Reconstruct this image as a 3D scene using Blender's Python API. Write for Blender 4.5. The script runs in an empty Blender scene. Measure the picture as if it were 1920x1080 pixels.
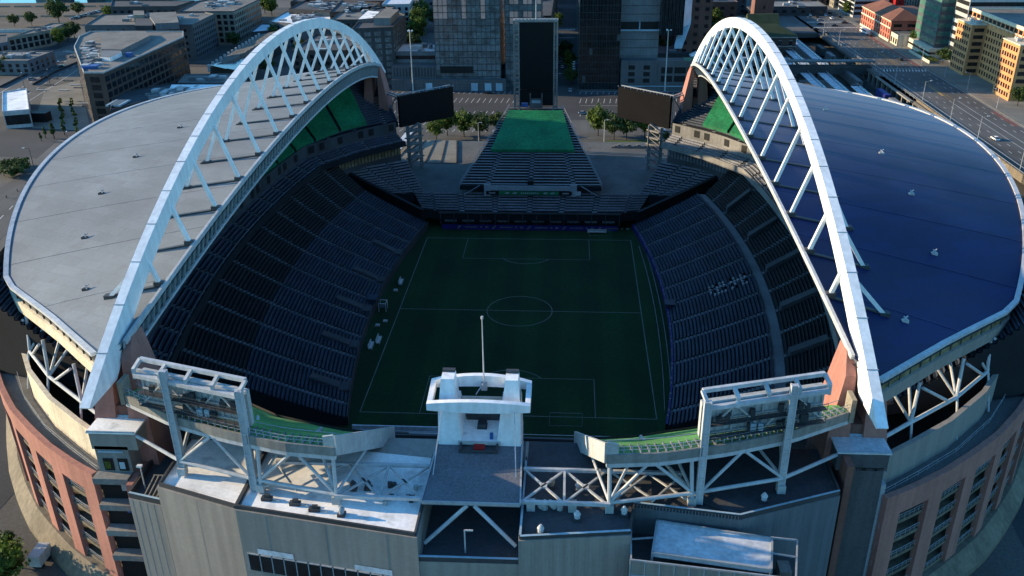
import bpy, math, random
from mathutils import Vector, Matrix
random.seed(7)
SC=bpy.context.scene; COL=SC.collection
R=math.radians
# ------------------------------------------------------------------ materials
def mat(name,c,rough=.8,var=.25,scale=.15,fine=.12,fscale=1.7,spec=.3,metal=0,stain=None,stain_amt=.0,bump=0,trans=0,streak=0,panel=None,stripe=None):
    m=bpy.data.materials.new(name); m.use_nodes=True; nt=m.node_tree; N=nt.nodes; L=nt.links
    b=N['Principled BSDF']; b.inputs['Roughness'].default_value=rough; b.inputs['Metallic'].default_value=metal
    b.inputs['Specular IOR Level'].default_value=spec
    g=N.new('ShaderNodeNewGeometry')
    def noise(sc,det=3):
        n=N.new('ShaderNodeTexNoise'); n.inputs['Scale'].default_value=sc; n.inputs['Detail'].default_value=det
        L.new(g.outputs['Position'],n.inputs['Vector']); return n
    n1=noise(scale); n2=noise(fscale,2)
    def ramp(n,a):
        r=N.new('ShaderNodeMapRange'); r.inputs[1].default_value=.3; r.inputs[2].default_value=.7
        r.inputs[3].default_value=1-a; r.inputs[4].default_value=1+a; L.new(n.outputs[0],r.inputs[0]); return r
    r1=ramp(n1,var); r2=ramp(n2,fine)
    mu=N.new('ShaderNodeMath'); mu.operation='MULTIPLY'; L.new(r1.outputs[0],mu.inputs[0]); L.new(r2.outputs[0],mu.inputs[1])
    if streak:
        mp=N.new('ShaderNodeMapping'); mp.inputs['Scale'].default_value=(1.2,1.2,.06); L.new(g.outputs['Position'],mp.inputs['Vector'])
        n3=N.new('ShaderNodeTexNoise'); n3.inputs['Scale'].default_value=.8; L.new(mp.outputs[0],n3.inputs['Vector'])
        r3=ramp(n3,streak); m2=N.new('ShaderNodeMath'); m2.operation='MULTIPLY'; L.new(mu.outputs[0],m2.inputs[0]); L.new(r3.outputs[0],m2.inputs[1]); mu=m2
    cc=N.new('ShaderNodeVectorMath'); cc.operation='SCALE'; cc.inputs[0].default_value=c; L.new(mu.outputs[0],cc.inputs['Scale'])
    out=cc.outputs[0]
    if panel:
        pw,ph,amt,rz=panel; mp=N.new('ShaderNodeMapping'); mp.inputs['Rotation'].default_value=(0,0,rz); L.new(g.outputs['Position'],mp.inputs['Vector'])
        br=N.new('ShaderNodeTexBrick'); br.inputs['Scale'].default_value=1; br.inputs['Brick Width'].default_value=pw; br.inputs['Row Height'].default_value=ph; br.inputs['Mortar Size'].default_value=.05; br.inputs['Mortar Smooth'].default_value=.3
        br.inputs['Color1'].default_value=(1+amt,)*3+(1,); br.inputs['Color2'].default_value=(1-amt,)*3+(1,); br.inputs['Mortar'].default_value=(1-2.2*amt,)*3+(1,); L.new(mp.outputs[0],br.inputs['Vector'])
        mm=N.new('ShaderNodeVectorMath'); mm.operation='MULTIPLY'; L.new(out,mm.inputs[0]); L.new(br.outputs['Color'],mm.inputs[1]); out=mm.outputs[0]
    if stripe:
        ax,per,amt=stripe; sx=N.new('ShaderNodeSeparateXYZ'); L.new(g.outputs['Position'],sx.inputs[0]); m1=N.new('ShaderNodeMath'); m1.operation='MULTIPLY'; m1.inputs[1].default_value=6.2832/per; L.new(sx.outputs[ax],m1.inputs[0])
        m3=N.new('ShaderNodeMath'); m3.operation='SINE'; L.new(m1.outputs[0],m3.inputs[0]); m4=N.new('ShaderNodeMapRange'); m4.inputs[1].default_value=-.35; m4.inputs[2].default_value=.35; m4.inputs[3].default_value=1-amt; m4.inputs[4].default_value=1+amt; L.new(m3.outputs[0],m4.inputs[0])
        mm=N.new('ShaderNodeVectorMath'); mm.operation='SCALE'; L.new(out,mm.inputs[0]); L.new(m4.outputs[0],mm.inputs['Scale']); out=mm.outputs[0]
    if stain:
        n4=noise(.35,6); r4=N.new('ShaderNodeMapRange'); r4.inputs[1].default_value=.55; r4.inputs[2].default_value=.68; r4.inputs[4].default_value=stain_amt
        L.new(n4.outputs[0],r4.inputs[0]); mx=N.new('ShaderNodeMix'); mx.data_type='RGBA'
        L.new(r4.outputs[0],mx.inputs[0]); L.new(out,mx.inputs[6]); mx.inputs[7].default_value=(*stain,1); out=mx.outputs[2]
    L.new(out,b.inputs['Base Color'])
    if bump:
        bp=N.new('ShaderNodeBump'); bp.inputs['Strength'].default_value=bump; bp.inputs['Distance'].default_value=.1
        L.new(n2.outputs[0],bp.inputs['Height']); L.new(bp.outputs[0],b.inputs['Normal'])
    if trans:
        t=N.new('ShaderNodeBsdfTranslucent'); L.new(out,t.inputs['Color']); ms=N.new('ShaderNodeMixShader'); ms.inputs[0].default_value=trans
        L.new(b.outputs[0],ms.inputs[1]); L.new(t.outputs[0],ms.inputs[2]); L.new(ms.outputs[0],N['Material Output'].inputs['Surface'])
    return m
M={}
KEEP={'roof_white','roof_blue','arch','car_white','lamp','glass_pale','brick','brick_orange','brick_red','cream','leaf_a','leaf_b','leaf_c','green_deck','marking','green_cover','purple'}
def D(k,c,*a,**kw): M[k]=mat(k,c if k in KEEP else tuple(v*.78 for v in c),*a,**kw)
D('white',(.54,.55,.56),.5,.10,.2,.08,streak=.12,stain=(.40,.39,.37),stain_amt=.15)
D('arch',(.74,.74,.73),.45,.08,.15,.05,streak=.10,stain=(.60,.59,.58),stain_amt=.15)
D('offwhite',(.50,.50,.48),.6,.12,streak=.1)
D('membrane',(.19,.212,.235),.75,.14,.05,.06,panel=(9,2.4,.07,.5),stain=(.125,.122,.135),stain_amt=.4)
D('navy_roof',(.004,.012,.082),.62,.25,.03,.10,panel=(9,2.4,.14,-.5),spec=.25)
D('roof_white',(.80,.79,.76),.8,.12,.12,.08,panel=(5,2,.04,.3),stain=(.20,.20,.21),stain_amt=.4)
D('roof_grey',(.07,.073,.08),.9,.22,.10,.15,stain=(.04,.04,.045),stain_amt=.5)
D('roof_blue',(.50,.52,.55),.85,.15,.4,.16)
D('slab',(.15,.155,.175),.85,.12,.2,.22,3.)
D('brick',(.33,.145,.112),.85,.12,.1,.08,streak=.12)
D('brick_dark',(.22,.10,.075),.85,.15,.1,.1,streak=.12)
D('cladding_cool',(.15,.165,.18),.55,.1,.06,.05,streak=.12)
D('cladding',(.32,.29,.255),.55,.08,.06,.05,streak=.12)
D('cladding_dark',(.11,.115,.12),.6,.12,streak=.1)
D('cream',(.58,.50,.37),.8,.1,streak=.12)
D('stone',(.19,.155,.11),.85,.2,.15,.12,streak=.2)
D('concrete',(.25,.24,.22),.9,.2,.1,.12,streak=.12)
D('concrete_dark',(.07,.072,.075),.9,.25,.1,.15)
D('deck',(.13,.13,.125),.9,.25,.07,.12,panel=(8,8,.10,.3),stain=(.06,.06,.06),stain_amt=.4)
D('terrace',(.014,.016,.019),.9,.2)
D('aisle',(.19,.20,.21),.9,.2)
D('seat_navy',(.040,.052,.078),.5,.3,.25,.5,2.2)
D('seat_black',(.021,.022,.024),.5,.3,.25,.5,2.2)
D('bench_steel',(.30,.30,.31),.4,.2,.3,.3,2.)
D('seat_dim',(.20,.20,.22),.4,.2,.25,.3,2.)
D('seat_grey',(.20,.205,.22),.4,.2,.25,.3,2.)
D('seat_pale',(.42,.42,.42),.4,.2)  # pale base colour for picked-out seats, lettering and small fittings
D('green_cover',(.005,.15,.055),.7,.3,.12,.25,1.2)
D('green_deck',(.10,.26,.07),.8,.25,.15,.2)
D('turf',(.0065,.036,.0075),.95,.3,.05,.2,1.,stripe=('X',11.3,.13))
D('line_paint',(.17,.21,.18),.9,.2)
D('asphalt',(.055,.056,.06),.95,.25,.04,.15)
D('asphalt_light',(.11,.106,.10),.95,.3,.03,.15,panel=(12,3.6,.10,1.57))
D('ground',(.115,.105,.092),.95,.45,.02,.2,stain=(.09,.09,.09),stain_amt=.6)
D('paving',(.22,.20,.165),.95,.25,.05,.15,panel=(6,3,.10,.2))
D('ballast',(.05,.046,.042),.95,.4,.1,.3)
D('yard_soil',(.105,.078,.06),.95,.4,.03,.3,stain=(.16,.13,.10),stain_amt=.5)
D('grass',(.07,.12,.025),.95,.4,.1,.3)
D('marking',(.55,.55,.52),.9,.2)
D('marking_yellow',(.45,.28,.08),.9,.2)
D('marking_red',(.22,.09,.07),.9,.2)
D('water',(.02,.14,.17),.12,.3,.02,.1,spec=.5)
D('black',(.008,.009,.010),.6,.2)
D('screen',(.004,.0055,.007),.55,.1,spec=.2)
D('screen_grey',(.016,.016,.017),.95,.08,spec=.03)
D('steel',(.38,.40,.42),.5,.12)
D('steel_dark',(.06,.062,.066),.6,.2)
D('rail_yellow',(.30,.30,.20),.6,.2)
D('purple',(.024,.015,.115),.5,.15)
D('glass',(.012,.018,.022),.12,.5,.3,.2,spec=.5)
D('glass_blue',(.125,.155,.16),.18,.5,.25,.3,spec=.6)
D('glass_green',(.10,.22,.17),.15,.2,.2,.1,spec=.5)
D('glass_pale',(.30,.40,.46),.2,.2,.1,.1)
D('amber',(.24,.19,.09),.5,.5,.5,.4)
D('leaf_a',(.075,.115,.016),.8,.5,.35,.4,1.4,trans=.3)
D('leaf_b',(.042,.070,.016),.8,.5,.35,.4,1.4,trans=.25)
D('leaf_c',(.095,.125,.018),.8,.45,.35,.4,1.4,trans=.3)
D('bark',(.06,.045,.035),.9)
D('brown_bld',(.10,.068,.055),.8,.15,streak=.1)
D('brick_red',(.40,.13,.085),.85,.12)
D('brick_orange',(.52,.24,.10),.85,.1,streak=.06)
D('tan_bld',(.30,.26,.20),.85,.15,streak=.1)
D('grey_bld',(.19,.195,.20),.8,.15,streak=.1)
D('dark_bld',(.055,.058,.06),.7,.2,streak=.1)
D('roof_tile',(.20,.085,.055),.85,.2)
D('roof_green',(.045,.065,.030),.85,.2)
D('roof_tan',(.20,.185,.165),.9,.25,.1,.2,stain=(.12,.11,.1),stain_amt=.6)
D('tarp_blue',(.04,.12,.35),.6)
D('car_white',(.75,.75,.75),.3,.05)
D('car_dark',(.03,.032,.036),.25,.1)
D('car_silver',(.35,.36,.38),.3,.1)
D('car_red',(.25,.03,.025),.3,.1)
D('rubber',(.02,.02,.02),.8)
D('container_blue',(.02,.03,.22),.6,.2)
D('red',(.35,.01,.01),.6,.1)
D('lamp',(.7,.7,.68),.5)
D('cyan_sign',(.25,.5,.52),.6)
D('pink_reflection',(.80,.42,.33),.8,.2)  # painted reflection of sunlit buildings in the tower glass
def sunlit_fade(name):  # paints the roof paler northwards, standing in for sunlight on that end
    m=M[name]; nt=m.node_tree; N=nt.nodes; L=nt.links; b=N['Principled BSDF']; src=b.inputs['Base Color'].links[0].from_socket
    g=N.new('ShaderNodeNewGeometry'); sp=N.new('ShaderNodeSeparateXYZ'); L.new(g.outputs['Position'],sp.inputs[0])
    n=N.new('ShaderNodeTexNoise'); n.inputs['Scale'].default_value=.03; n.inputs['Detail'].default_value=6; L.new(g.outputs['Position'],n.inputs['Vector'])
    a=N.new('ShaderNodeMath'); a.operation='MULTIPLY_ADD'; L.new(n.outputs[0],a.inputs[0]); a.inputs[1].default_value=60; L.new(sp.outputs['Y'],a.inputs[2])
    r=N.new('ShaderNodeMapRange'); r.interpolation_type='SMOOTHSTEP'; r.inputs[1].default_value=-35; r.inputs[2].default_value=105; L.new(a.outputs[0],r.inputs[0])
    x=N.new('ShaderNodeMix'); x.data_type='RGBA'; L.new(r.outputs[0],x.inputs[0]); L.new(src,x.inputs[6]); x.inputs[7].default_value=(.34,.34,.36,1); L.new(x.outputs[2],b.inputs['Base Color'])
sunlit_fade('navy_roof')
# ------------------------------------------------------------------ mesh helper
ORG={}
def V(p): return Vector(p)
class MB:
    def __init__(s): s.v=[]; s.f=[]
    def add(s,vs,fs):
        n=len(s.v); s.v+=[tuple(p) for p in vs]; s.f+=[tuple(i+n for i in f) for f in fs]; return s
    def quad(s,*p): return s.add(p,[tuple(range(len(p)))])
    def hexa(s,lo,hi):
        n=len(lo); return s.add(list(lo)+list(hi),[tuple(range(n))[::-1],tuple(range(n,2*n))]+[(i,(i+1)%n,n+(i+1)%n,n+i) for i in range(n)])
    def box(s,x0,x1,y0,y1,z0,z1):
        a=[(x0,y0),(x1,y0),(x1,y1),(x0,y1)]
        return s.hexa([(*p,z0) for p in a],[(*p,z1) for p in a])
    def prism(s,poly,z0,z1): return s.hexa([(p[0],p[1],z0) for p in poly],[(p[0],p[1],z1) for p in poly])
    def beam(s,p,q,w,h=None,up=(0,0,1)):
        p,q=V(p),V(q); h=h or w; d=(q-p)
        if d.length<1e-6: return s
        d.normalize(); u=V(up)
        if abs(d.dot(u))>.98: u=V((0,1,0))
        r=d.cross(u).normalized(); u=r.cross(d)
        o=[r*a*w/2+u*b*h/2 for a,b in ((-1,-1),(1,-1),(1,1),(-1,1))]
        return s.hexa([p+k for k in o],[q+k for k in o])
    def tube(s,p,q,r,r2=None,n=8):
        p,q=V(p),V(q); r2=r if r2 is None else r2; d=(q-p).normalized(); u=V((0,0,1)) if abs(d.z)<.95 else V((1,0,0))
        a=d.cross(u).normalized(); b=a.cross(d)
        c=[a*math.cos(2*math.pi*i/n)+b*math.sin(2*math.pi*i/n) for i in range(n)]
        return s.hexa([p+k*r for k in c],[q+k*r2 for k in c])
    def path(s,pts,w,h=None,up=(0,0,1)):
        for a,b in zip(pts,pts[1:]): s.beam(a,b,w,h,up)
        return s
    def grid(s,rows):
        n=len(rows[0]); vs=[p for r in rows for p in r]
        return s.add(vs,[(i*n+j,i*n+j+1,(i+1)*n+j+1,(i+1)*n+j) for i in range(len(rows)-1) for j in range(n-1)])
    def build(s,name,m,parent=None,smooth=False,kind=None):
        o3=V(ORG.get(parent.name,(0,0,0))) if parent else V((0,0,0))
        me=bpy.data.meshes.new(name); me.from_pydata([tuple(V(p)-o3) for p in s.v],[],s.f); me.materials.append(M[m] if isinstance(m,str) else m)
        me.validate()
        if smooth: me.shade_smooth()
        o=bpy.data.objects.new(name,me); COL.objects.link(o)
        if parent: o.parent=parent; ORG[o.name]=tuple(o3)
        else: ORG[o.name]=(0,0,0)
        if kind: o['kind']=kind
        return o
def tag(o,label,cat,group=None):
    o['label']=label; o['category']=cat
    if group: o['group']=group
    return o
def thing(name,label,cat,loc=(0,0,0),group=None):
    o=bpy.data.objects.new(name,None); COL.objects.link(o); o.location=loc; o.empty_display_size=.5
    ORG[o.name]=tuple(loc); return tag(o,label,cat,group)
def recentre(o,base):
    me=o.data; b=V(base); me.transform(Matrix.Translation(-b)); o.location=b; return o
def dup(o,loc,rz=0,sc=1,label=None):
    def cp(x,par):
        c=x.copy(); COL.objects.link(c)
        if par: c.parent=par
        for k in x.children: cp(k,c)
        return c
    c=cp(o,None); c.location=loc; c.rotation_euler=(0,0,rz); c.scale=(sc,sc,sc) if not isinstance(sc,tuple) else sc
    if label: c['label']=label
    return c
def struct(name,mb,m,smooth=False):
    o=mb.build(name,m,None,smooth); o['kind']='structure'; return o
def sheet(poly,z): return MB().quad(*[(p[0],p[1],z) for p in poly])
def stripm(mb,a,b,w,z):
    a,b=V((*a[:2],z)),V((*b[:2],z)); d=(b-a).normalized(); n=V((-d.y,d.x,0))*w/2
    return mb.quad(a-n,b-n,b+n,a+n)
def dashes(mb,a,b,w,z,on,off):
    a,b=V((*a[:2],0)),V((*b[:2],0)); L_=(b-a).length; d=(b-a)/L_; t=0
    while t<L_:
        stripm(mb,a+d*t,a+d*min(L_,t+on),w,z); t+=on+off
ORDN=['first','second','third','fourth','fifth','sixth','seventh','eighth','ninth','tenth','eleventh','twelfth','thirteenth','fourteenth','fifteenth','sixteenth','seventeenth','eighteenth','nineteenth','twentieth','twenty-first','twenty-second','twenty-third','twenty-fourth']
SIDE={-1:'western',1:'eastern'}
LR={-1:'left',1:'right'}
# ------------------------------------------------------------------ camera and light
cam=bpy.data.cameras.new('camera'); co=bpy.data.objects.new('camera',cam); COL.objects.link(co)
yaw,pit,rol=-.069,.4481,-.0138
fw=V((math.sin(yaw)*math.cos(pit),math.cos(yaw)*math.cos(pit),-math.sin(pit)))
r=fw.cross(V((0,0,1))).normalized(); u=r.cross(fw)
r2=r*math.cos(rol)+u*math.sin(rol); u2=u*math.cos(rol)-r*math.sin(rol)
mw=Matrix((r2,u2,-fw)).transposed().to_4x4(); mw.translation=V((13.44,-224.03,115.02)); co.matrix_world=mw
cam.sensor_width=36; cam.lens=1680.8/1920*36; cam.clip_end=6000; cam.clip_start=1
SC.camera=co
SUN_EL,SUN_AZ=R(14.5),V((-.991,.134,0))       # azimuth vector points towards the sun
w=bpy.data.worlds.new('World'); SC.world=w; w.use_nodes=True
sky=w.node_tree.nodes.new('ShaderNodeTexSky'); sky.sky_type='NISHITA'; sky.sun_disc=False
sky.sun_elevation=SUN_EL; sky.sun_rotation=math.atan2(SUN_AZ.x,SUN_AZ.y)
sky.air_density=1.2; sky.dust_density=.6; sky.ozone_density=2.5
bg=w.node_tree.nodes['Background']; bg.inputs['Strength'].default_value=.155
tint=w.node_tree.nodes.new('ShaderNodeVectorMath'); tint.operation='MULTIPLY'; tint.inputs[1].default_value=(.43,.90,1.24)
w.node_tree.links.new(sky.outputs[0],tint.inputs[0]); w.node_tree.links.new(tint.outputs[0],bg.inputs['Color'])
sl=bpy.data.lights.new('sun','SUN'); sl.energy=5.0; sl.angle=R(.5); sl.color=(1,.78,.50)
so=bpy.data.objects.new('sun',sl); COL.objects.link(so)
sd=V((SUN_AZ.x*math.cos(SUN_EL),SUN_AZ.y*math.cos(SUN_EL),math.sin(SUN_EL))).normalized()
so.rotation_euler=sd.to_track_quat('Z','Y').to_euler(); so.location=(-200,0,200)
vs=SC.view_settings; vs.view_transform='Standard'; vs.look='None'; vs.gamma=1; vs.exposure=.92
# ------------------------------------------------------------------ ground and pitch
g=MB(); n=24
g.grid([[(-2600+5200*i/n,-700+3900*j/n,-.03) for i in range(n+1)] for j in range(n+1)][::1])
struct('ground',g,'ground')
struct('field_apron',sheet([(-60,-97),(60,-97),(60,85),(-60,85)],-.015),'turf')
struct('pitch',sheet([(-46,-60),(46,-60),(46,62),(-46,62)],.0),'turf')
lm=MB(); Z=.012; lw=.22
for a,b in (((-34,-52.5),(34,-52.5)),((34,-52.5),(34,52.5)),((34,52.5),(-34,52.5)),((-34,52.5),(-34,-52.5)),((-34,0),(34,0))): stripm(lm,a,b,lw,Z)
def arc(cx,cy,rr,a0,a1,n=48):
    p=[(cx+rr*math.cos(R(a0+(a1-a0)*i/n)),cy+rr*math.sin(R(a0+(a1-a0)*i/n))) for i in range(n+1)]
    for a,b in zip(p,p[1:]): stripm(lm,a,b,lw,Z)
arc(0,0,9.15,0,360,64)
for s in (-1,1):
    for hw,dp in ((20.16,16.5),(9.16,5.5)):
        if hw<10: continue
        pts=[(-hw,s*52.5),(-hw,s*(52.5-dp)),(hw,s*(52.5-dp)),(hw,s*52.5)]
        for a,b in zip(pts,pts[1:]): stripm(lm,a,b,lw*.7,Z)
    a0=math.degrees(math.asin(5.5/9.15)); 
    if s>0: arc(0,41.5,9.15,180+a0,360-a0,20)
    else: arc(0,-41.5,9.15,a0,180-a0,20)
struct('pitch_marking',lm,'line_paint')
def goal(y,s,label):
    t=thing('goal',label,'goal',(0+ (7 if s>0 else 13)*0,y,0),'football goals')
    x0=13.5 if s<0 else 24
    f=MB(); 
    for x in (x0-3.66,x0+3.66): f.tube((x,y,0),(x,y,2.44),.06); f.tube((x,y,2.44),(x,y+s*1.5,0),.05)
    f.tube((x0-3.66,y,2.44),(x0+3.66,y,2.44),.08); f.tube((x0-3.66,y+s*1.5,.05),(x0+3.66,y+s*1.5,.05),.05); f.build('frame','line_paint',t)
    nb=MB()
    for i in range(13):
        x=x0-3.66+7.32*i/12; nb.beam((x,y,2.44),(x,y+s*1.5,0),.012)
    nb.build('net','steel_dark',t)
goal(-54.6,-1,'white goal frame beyond the near goal line, right of the tower')
goal(54.6,1,'white goal frame near the far corner by the purple boards')
# ------------------------------------------------------------------ seating
def interp(P,t):
    t=max(0,min(1,t))*(len(P)-1); i=min(int(t),len(P)-2); f=t-i
    return V(P[i]).lerp(V(P[i+1]),f)
def stand(root,F,B,z0,z1,rows,aisles,seat,m=40,aw=.011,prof=.12,drop=3.,skip=None,terr='terrace',aislem='aisle',pf=((.42,.40),(.78,.42),(.86,.88),(.97,.88),(.97,.30),(.42,.30))):
    F=[(p[0],p[1],0) for p in F]; B=[(p[0],p[1],0) for p in B]
    def pt(t,v): return interp(F,t).lerp(interp(B,t),v)
    def zz(v): return z0+(z1-z0)*(v*(1-prof)+prof*v*v)
    T=MB(); ts=[i/m for i in range(m+1)]
    rowsl=[]
    for r_ in range(rows):
        za=zz(r_/rows)
        rowsl.append([tuple(pt(t,r_/rows))[:2]+(za,) for t in ts]); rowsl.append([tuple(pt(t,(r_+1)/rows))[:2]+(za,) for t in ts])
    rowsl.append([(*p[:2],p[2]-1.) for p in rowsl[-1]])
    rowsl.insert(0,[(*p[:2],p[2]-drop) for p in rowsl[0]])
    T.grid(rowsl)
    for e in (0,-1):
        pl=[r_[e] for r_ in rowsl]; T.grid([pl,[(*p[:2],min(p[2],z0-drop)) for p in pl]])
    T.build('terrace',terr,root)
    al=[-.02]+sorted(aisles)+[1.02]
    for ta,tb in zip(al,al[1:]):
        ta2=max(0,ta+aw/2); tb2=min(1,tb-aw/2); k=max(2,int((tb2-ta2)*m)+1)
        groups={}
        for r_ in range(rows):
            sname=seat(r_/rows,(ta2+tb2)/2) if callable(seat) else seat
            if sname: groups.setdefault(sname,[]).append(r_)
        for sname,rl in groups.items():
            S=MB()
            for r_ in rl:
                za=zz(r_/rows); prv=[]
                for j in range(k+1):
                    t=ta2+(tb2-ta2)*j/k; a=pt(t,r_/rows); b=pt(t,(r_+1)/rows); d=(b-a)
                    prv.append([(*(a+d*f).to_tuple()[:2],za+h) for f,h in pf])
                for j in range(k): 
                    S.add(prv[j]+prv[j+1],[(i,(i+1)%6,6+(i+1)%6,6+i) for i in range(6)])
            S.build('seating_section',sname,root)
    for t in aisles:
        A=MB()
        for r_ in range(rows):
            za=zz(r_/rows); a0,a1=pt(t-aw*.45,r_/rows),pt(t+aw*.45,r_/rows); b0,b1=pt(t-aw*.45,(r_+1)/rows),pt(t+aw*.45,(r_+1)/rows)
            q=[a0,a1,b1,b0]; A.hexa([(p.x,p.y,za+.01) for p in q],[(p.x,p.y,za+.12) for p in q])
            if r_%2==0:
                c=pt(t,(r_+.5)/rows); A.box(c.x-.05,c.x+.05,c.y-.05,c.y+.05,za+.1,za+1.0)
        A.build('aisle',aislem,root)
    return pt,zz
PF2=((.5,.42),(.75,.42),(.8,.75),(.9,.75),(.9,.3),(.5,.3))
def Fx(y): return 41-5.5*(y/59)**2
def Wx(y): return 63.3-4.3*(y/50)**2
def Bx(y): return 82-8*(y/62)**2
ys=[-1+2*i/20 for i in range(21)]
FL=[(Fx(1.5+59.5*s),1.5+59.5*s) for s in ys]
WL=[(Wx(1+63*s),1+63*s) for s in ys]
WL2=[(p[0]+2.6,p[1]) for p in WL]
BL=[(Bx(1+70*s),1+70*s) for s in ys]
def mir(P,s): return [(s*p[0],p[1]) for p in P]
for s in (-1,1):
    t=thing('lower_stand','%s lower stand of %s beside the pitch'%(SIDE[s],'navy seats below and black seats above' if s<0 else 'dark seats split by a lengthwise walkway'),'seating stand',(s*60,0,0),'lower seating stands')
    ai=[(i+.55)/11.2 for i in range(11)]
    pt1,z1f=stand(t,mir(FL,s),mir(WL,s),1.9,12.2,25,ai,'seat_navy' if s<0 else 'seat_navy')
    pt2,z2f=stand(t,mir(WL2 if s>0 else WL,s),mir(BL,s),12.6 if s>0 else 12.2,24,21,ai,'seat_black',drop=.4)
    if s>0:
        wk=MB(); wk.grid([[(*pt1(i/40,1).to_tuple()[:2],12.25) for i in range(41)],[(p[0],p[1],12.25) for p in [interp([(q[0],q[1],0) for q in WL2],i/40) for i in range(41)]]])
        wk.build('walkway','aisle',t)
        rl=MB(); 
        for i in range(40):
            a=pt1(i/40,.985);b=pt1((i+1)/40,.985); rl.beam((a.x,a.y,13.2),(b.x,b.y,13.2),.07); rl.box(a.x-.04,a.x+.04,a.y-.04,a.y+.04,12.2,13.2)
        rl.build('railing','steel_dark',t)
        for i,tt in enumerate((.135,.315,.495,.675,.855)):   # vomitory boxes rising through the upper rows
            c0=pt2(tt,.06); c1=pt2(tt,.56); vb=MB(); n=V((0,1,0))*1.15
            z0=z2f(.05)+.9
            vb.hexa([c0-n+V((0,0,12.5)),c1-n+V((0,0,14)),c1+n+V((0,0,14)),c0+n+V((0,0,12.5))],[c0-n+V((0,0,z0+.6)),c1-n+V((0,0,z2f(.56)+1.0)),c1+n+V((0,0,z2f(.56)+1.0)),c0+n+V((0,0,z0+.6))])
            vo=vb.build('vomitory','concrete_dark',t)
            ho=MB(); ho.hexa([c0.lerp(c1,.04)-n*.8+V((0,0,z0+.62)),c0.lerp(c1,.96)-n*.8+V((0,0,z2f(.54)+1.03)),c0.lerp(c1,.96)+n*.8+V((0,0,z2f(.54)+1.03)),c0.lerp(c1,.04)+n*.8+V((0,0,z0+.62))],
              [c0.lerp(c1,.04)-n*.8+V((0,0,z0+.66)),c0.lerp(c1,.96)-n*.8+V((0,0,z2f(.54)+1.07)),c0.lerp(c1,.96)+n*.8+V((0,0,z2f(.54)+1.07)),c0.lerp(c1,.04)+n*.8+V((0,0,z0+.66))])
            ho.build('stair_opening','concrete_dark',vo)
        ls=MB(); k=0                                        # the picked-out pale seats in mid stand
        pat=['110111010110100111','100101010010111001','111010110110100111','010101010101101010']
        for ri,row in enumerate(pat):
            for ci,ch in enumerate(row):
                if ch=='1':
                    rr=.50+ri*0+.44*ci/18; r_=int(rr*25); c=pt1(.505-.014*ri,(r_+.8)/25); zc=z1f(r_/25)
                    ls.box(c.x-.22,c.x+.22,c.y-.42,c.y+.42,zc+.42,zc+.95)
        ls.build('pale_seats','seat_pale',t)
    else:
        for i,tt in enumerate((.10,.27,.44,.60,.77)):
            c0=pt1(tt,.10); c1=pt1(tt,.40); n=V((0,1,0))*1.2; zb=z1f(.10); zt=z1f(.40)
            vb=MB(); vb.hexa([c0-n+V((0,0,1)),c1-n+V((0,0,1)),c1+n+V((0,0,1)),c0+n+V((0,0,1))],[c0-n+V((0,0,zb+.7)),c1-n+V((0,0,zt+.9)),c1+n+V((0,0,zt+.9)),c0+n+V((0,0,zb+.7))])
            vo=vb.build('vomitory','concrete_dark',t)
            f=MB(); q=[c0.lerp(c1,.30)-n*.7,c0.lerp(c1,.95)-n*.7,c0.lerp(c1,.95)+n*.7,c0.lerp(c1,.30)+n*.7]
            h0=zb+.7+.30*(zt+.2-zb); h1=zb+.7+.95*(zt+.2-zb)
            hh=[h0,h1,h1,h0]; f.hexa([(p.x,p.y,z+.02) for p,z in zip(q,hh)],[(p.x,p.y,z+.07) for p,z in zip(q,hh)]); f.build('stair_opening','concrete_dark',vo)
            pd=MB(); c2=pt1(tt,.0); n2=n*1.5
            pd.hexa([(c2-n2).to_tuple()[:2]+(1,),(c0-n2).to_tuple()[:2]+(1,),(c0+n2).to_tuple()[:2]+(1,),(c2+n2).to_tuple()[:2]+(1,)],[(c2-n2).to_tuple()[:2]+(z1f(.1)+.15,),(c0-n2).to_tuple()[:2]+(z1f(.1)+.35,),(c0+n2).to_tuple()[:2]+(z1f(.1)+.35,),(c2+n2).to_tuple()[:2]+(z1f(.1)+.15,)])
            pd.build('landing','concrete_dark',t)
    fw_=MB(); fl=mir(FL,s)
    fw_.grid([[(p[0]-s*.25,p[1],z) for p in fl] for z in (0,2.5)]); fw_.grid([[(p[0]-s*.0,p[1],z) for p in fl] for z in (0,2.5)]); fw_.grid([[(p[0]-s*.25,p[1],2.5) for p in fl],[(p[0],p[1],2.5) for p in fl]])
    fw_.build('field_wall','steel_dark',t)
    if s>0:
        ad=MB(); q=[(p[0]-.32,p[1]) for p in fl]; ad.grid([[(*p,.9) for p in q],[(*p,2.45) for p in q]]); ad.grid([[(*p,2.52) for p in q],[(p[0]+.5,p[1],2.52) for p in q]]); ad.build('ad_board','purple',t)
        mk=MB()
        for i in range(52):
            p=interp([(a[0],a[1],0) for a in q],(i+.5)/52)
            if i%3: mk.box(p.x-.04,p.x-.01,p.y-.35,p.y+.35+.2*(i%2),1.4,1.9+.15*(i%4)); mk.box(p.x-.0,p.x+.35,p.y-.3,p.y+.25,2.53,2.56)
        mk.build('ad_lettering','seat_grey',[c for c in t.children if c.name.startswith('ad_board')][0])
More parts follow.
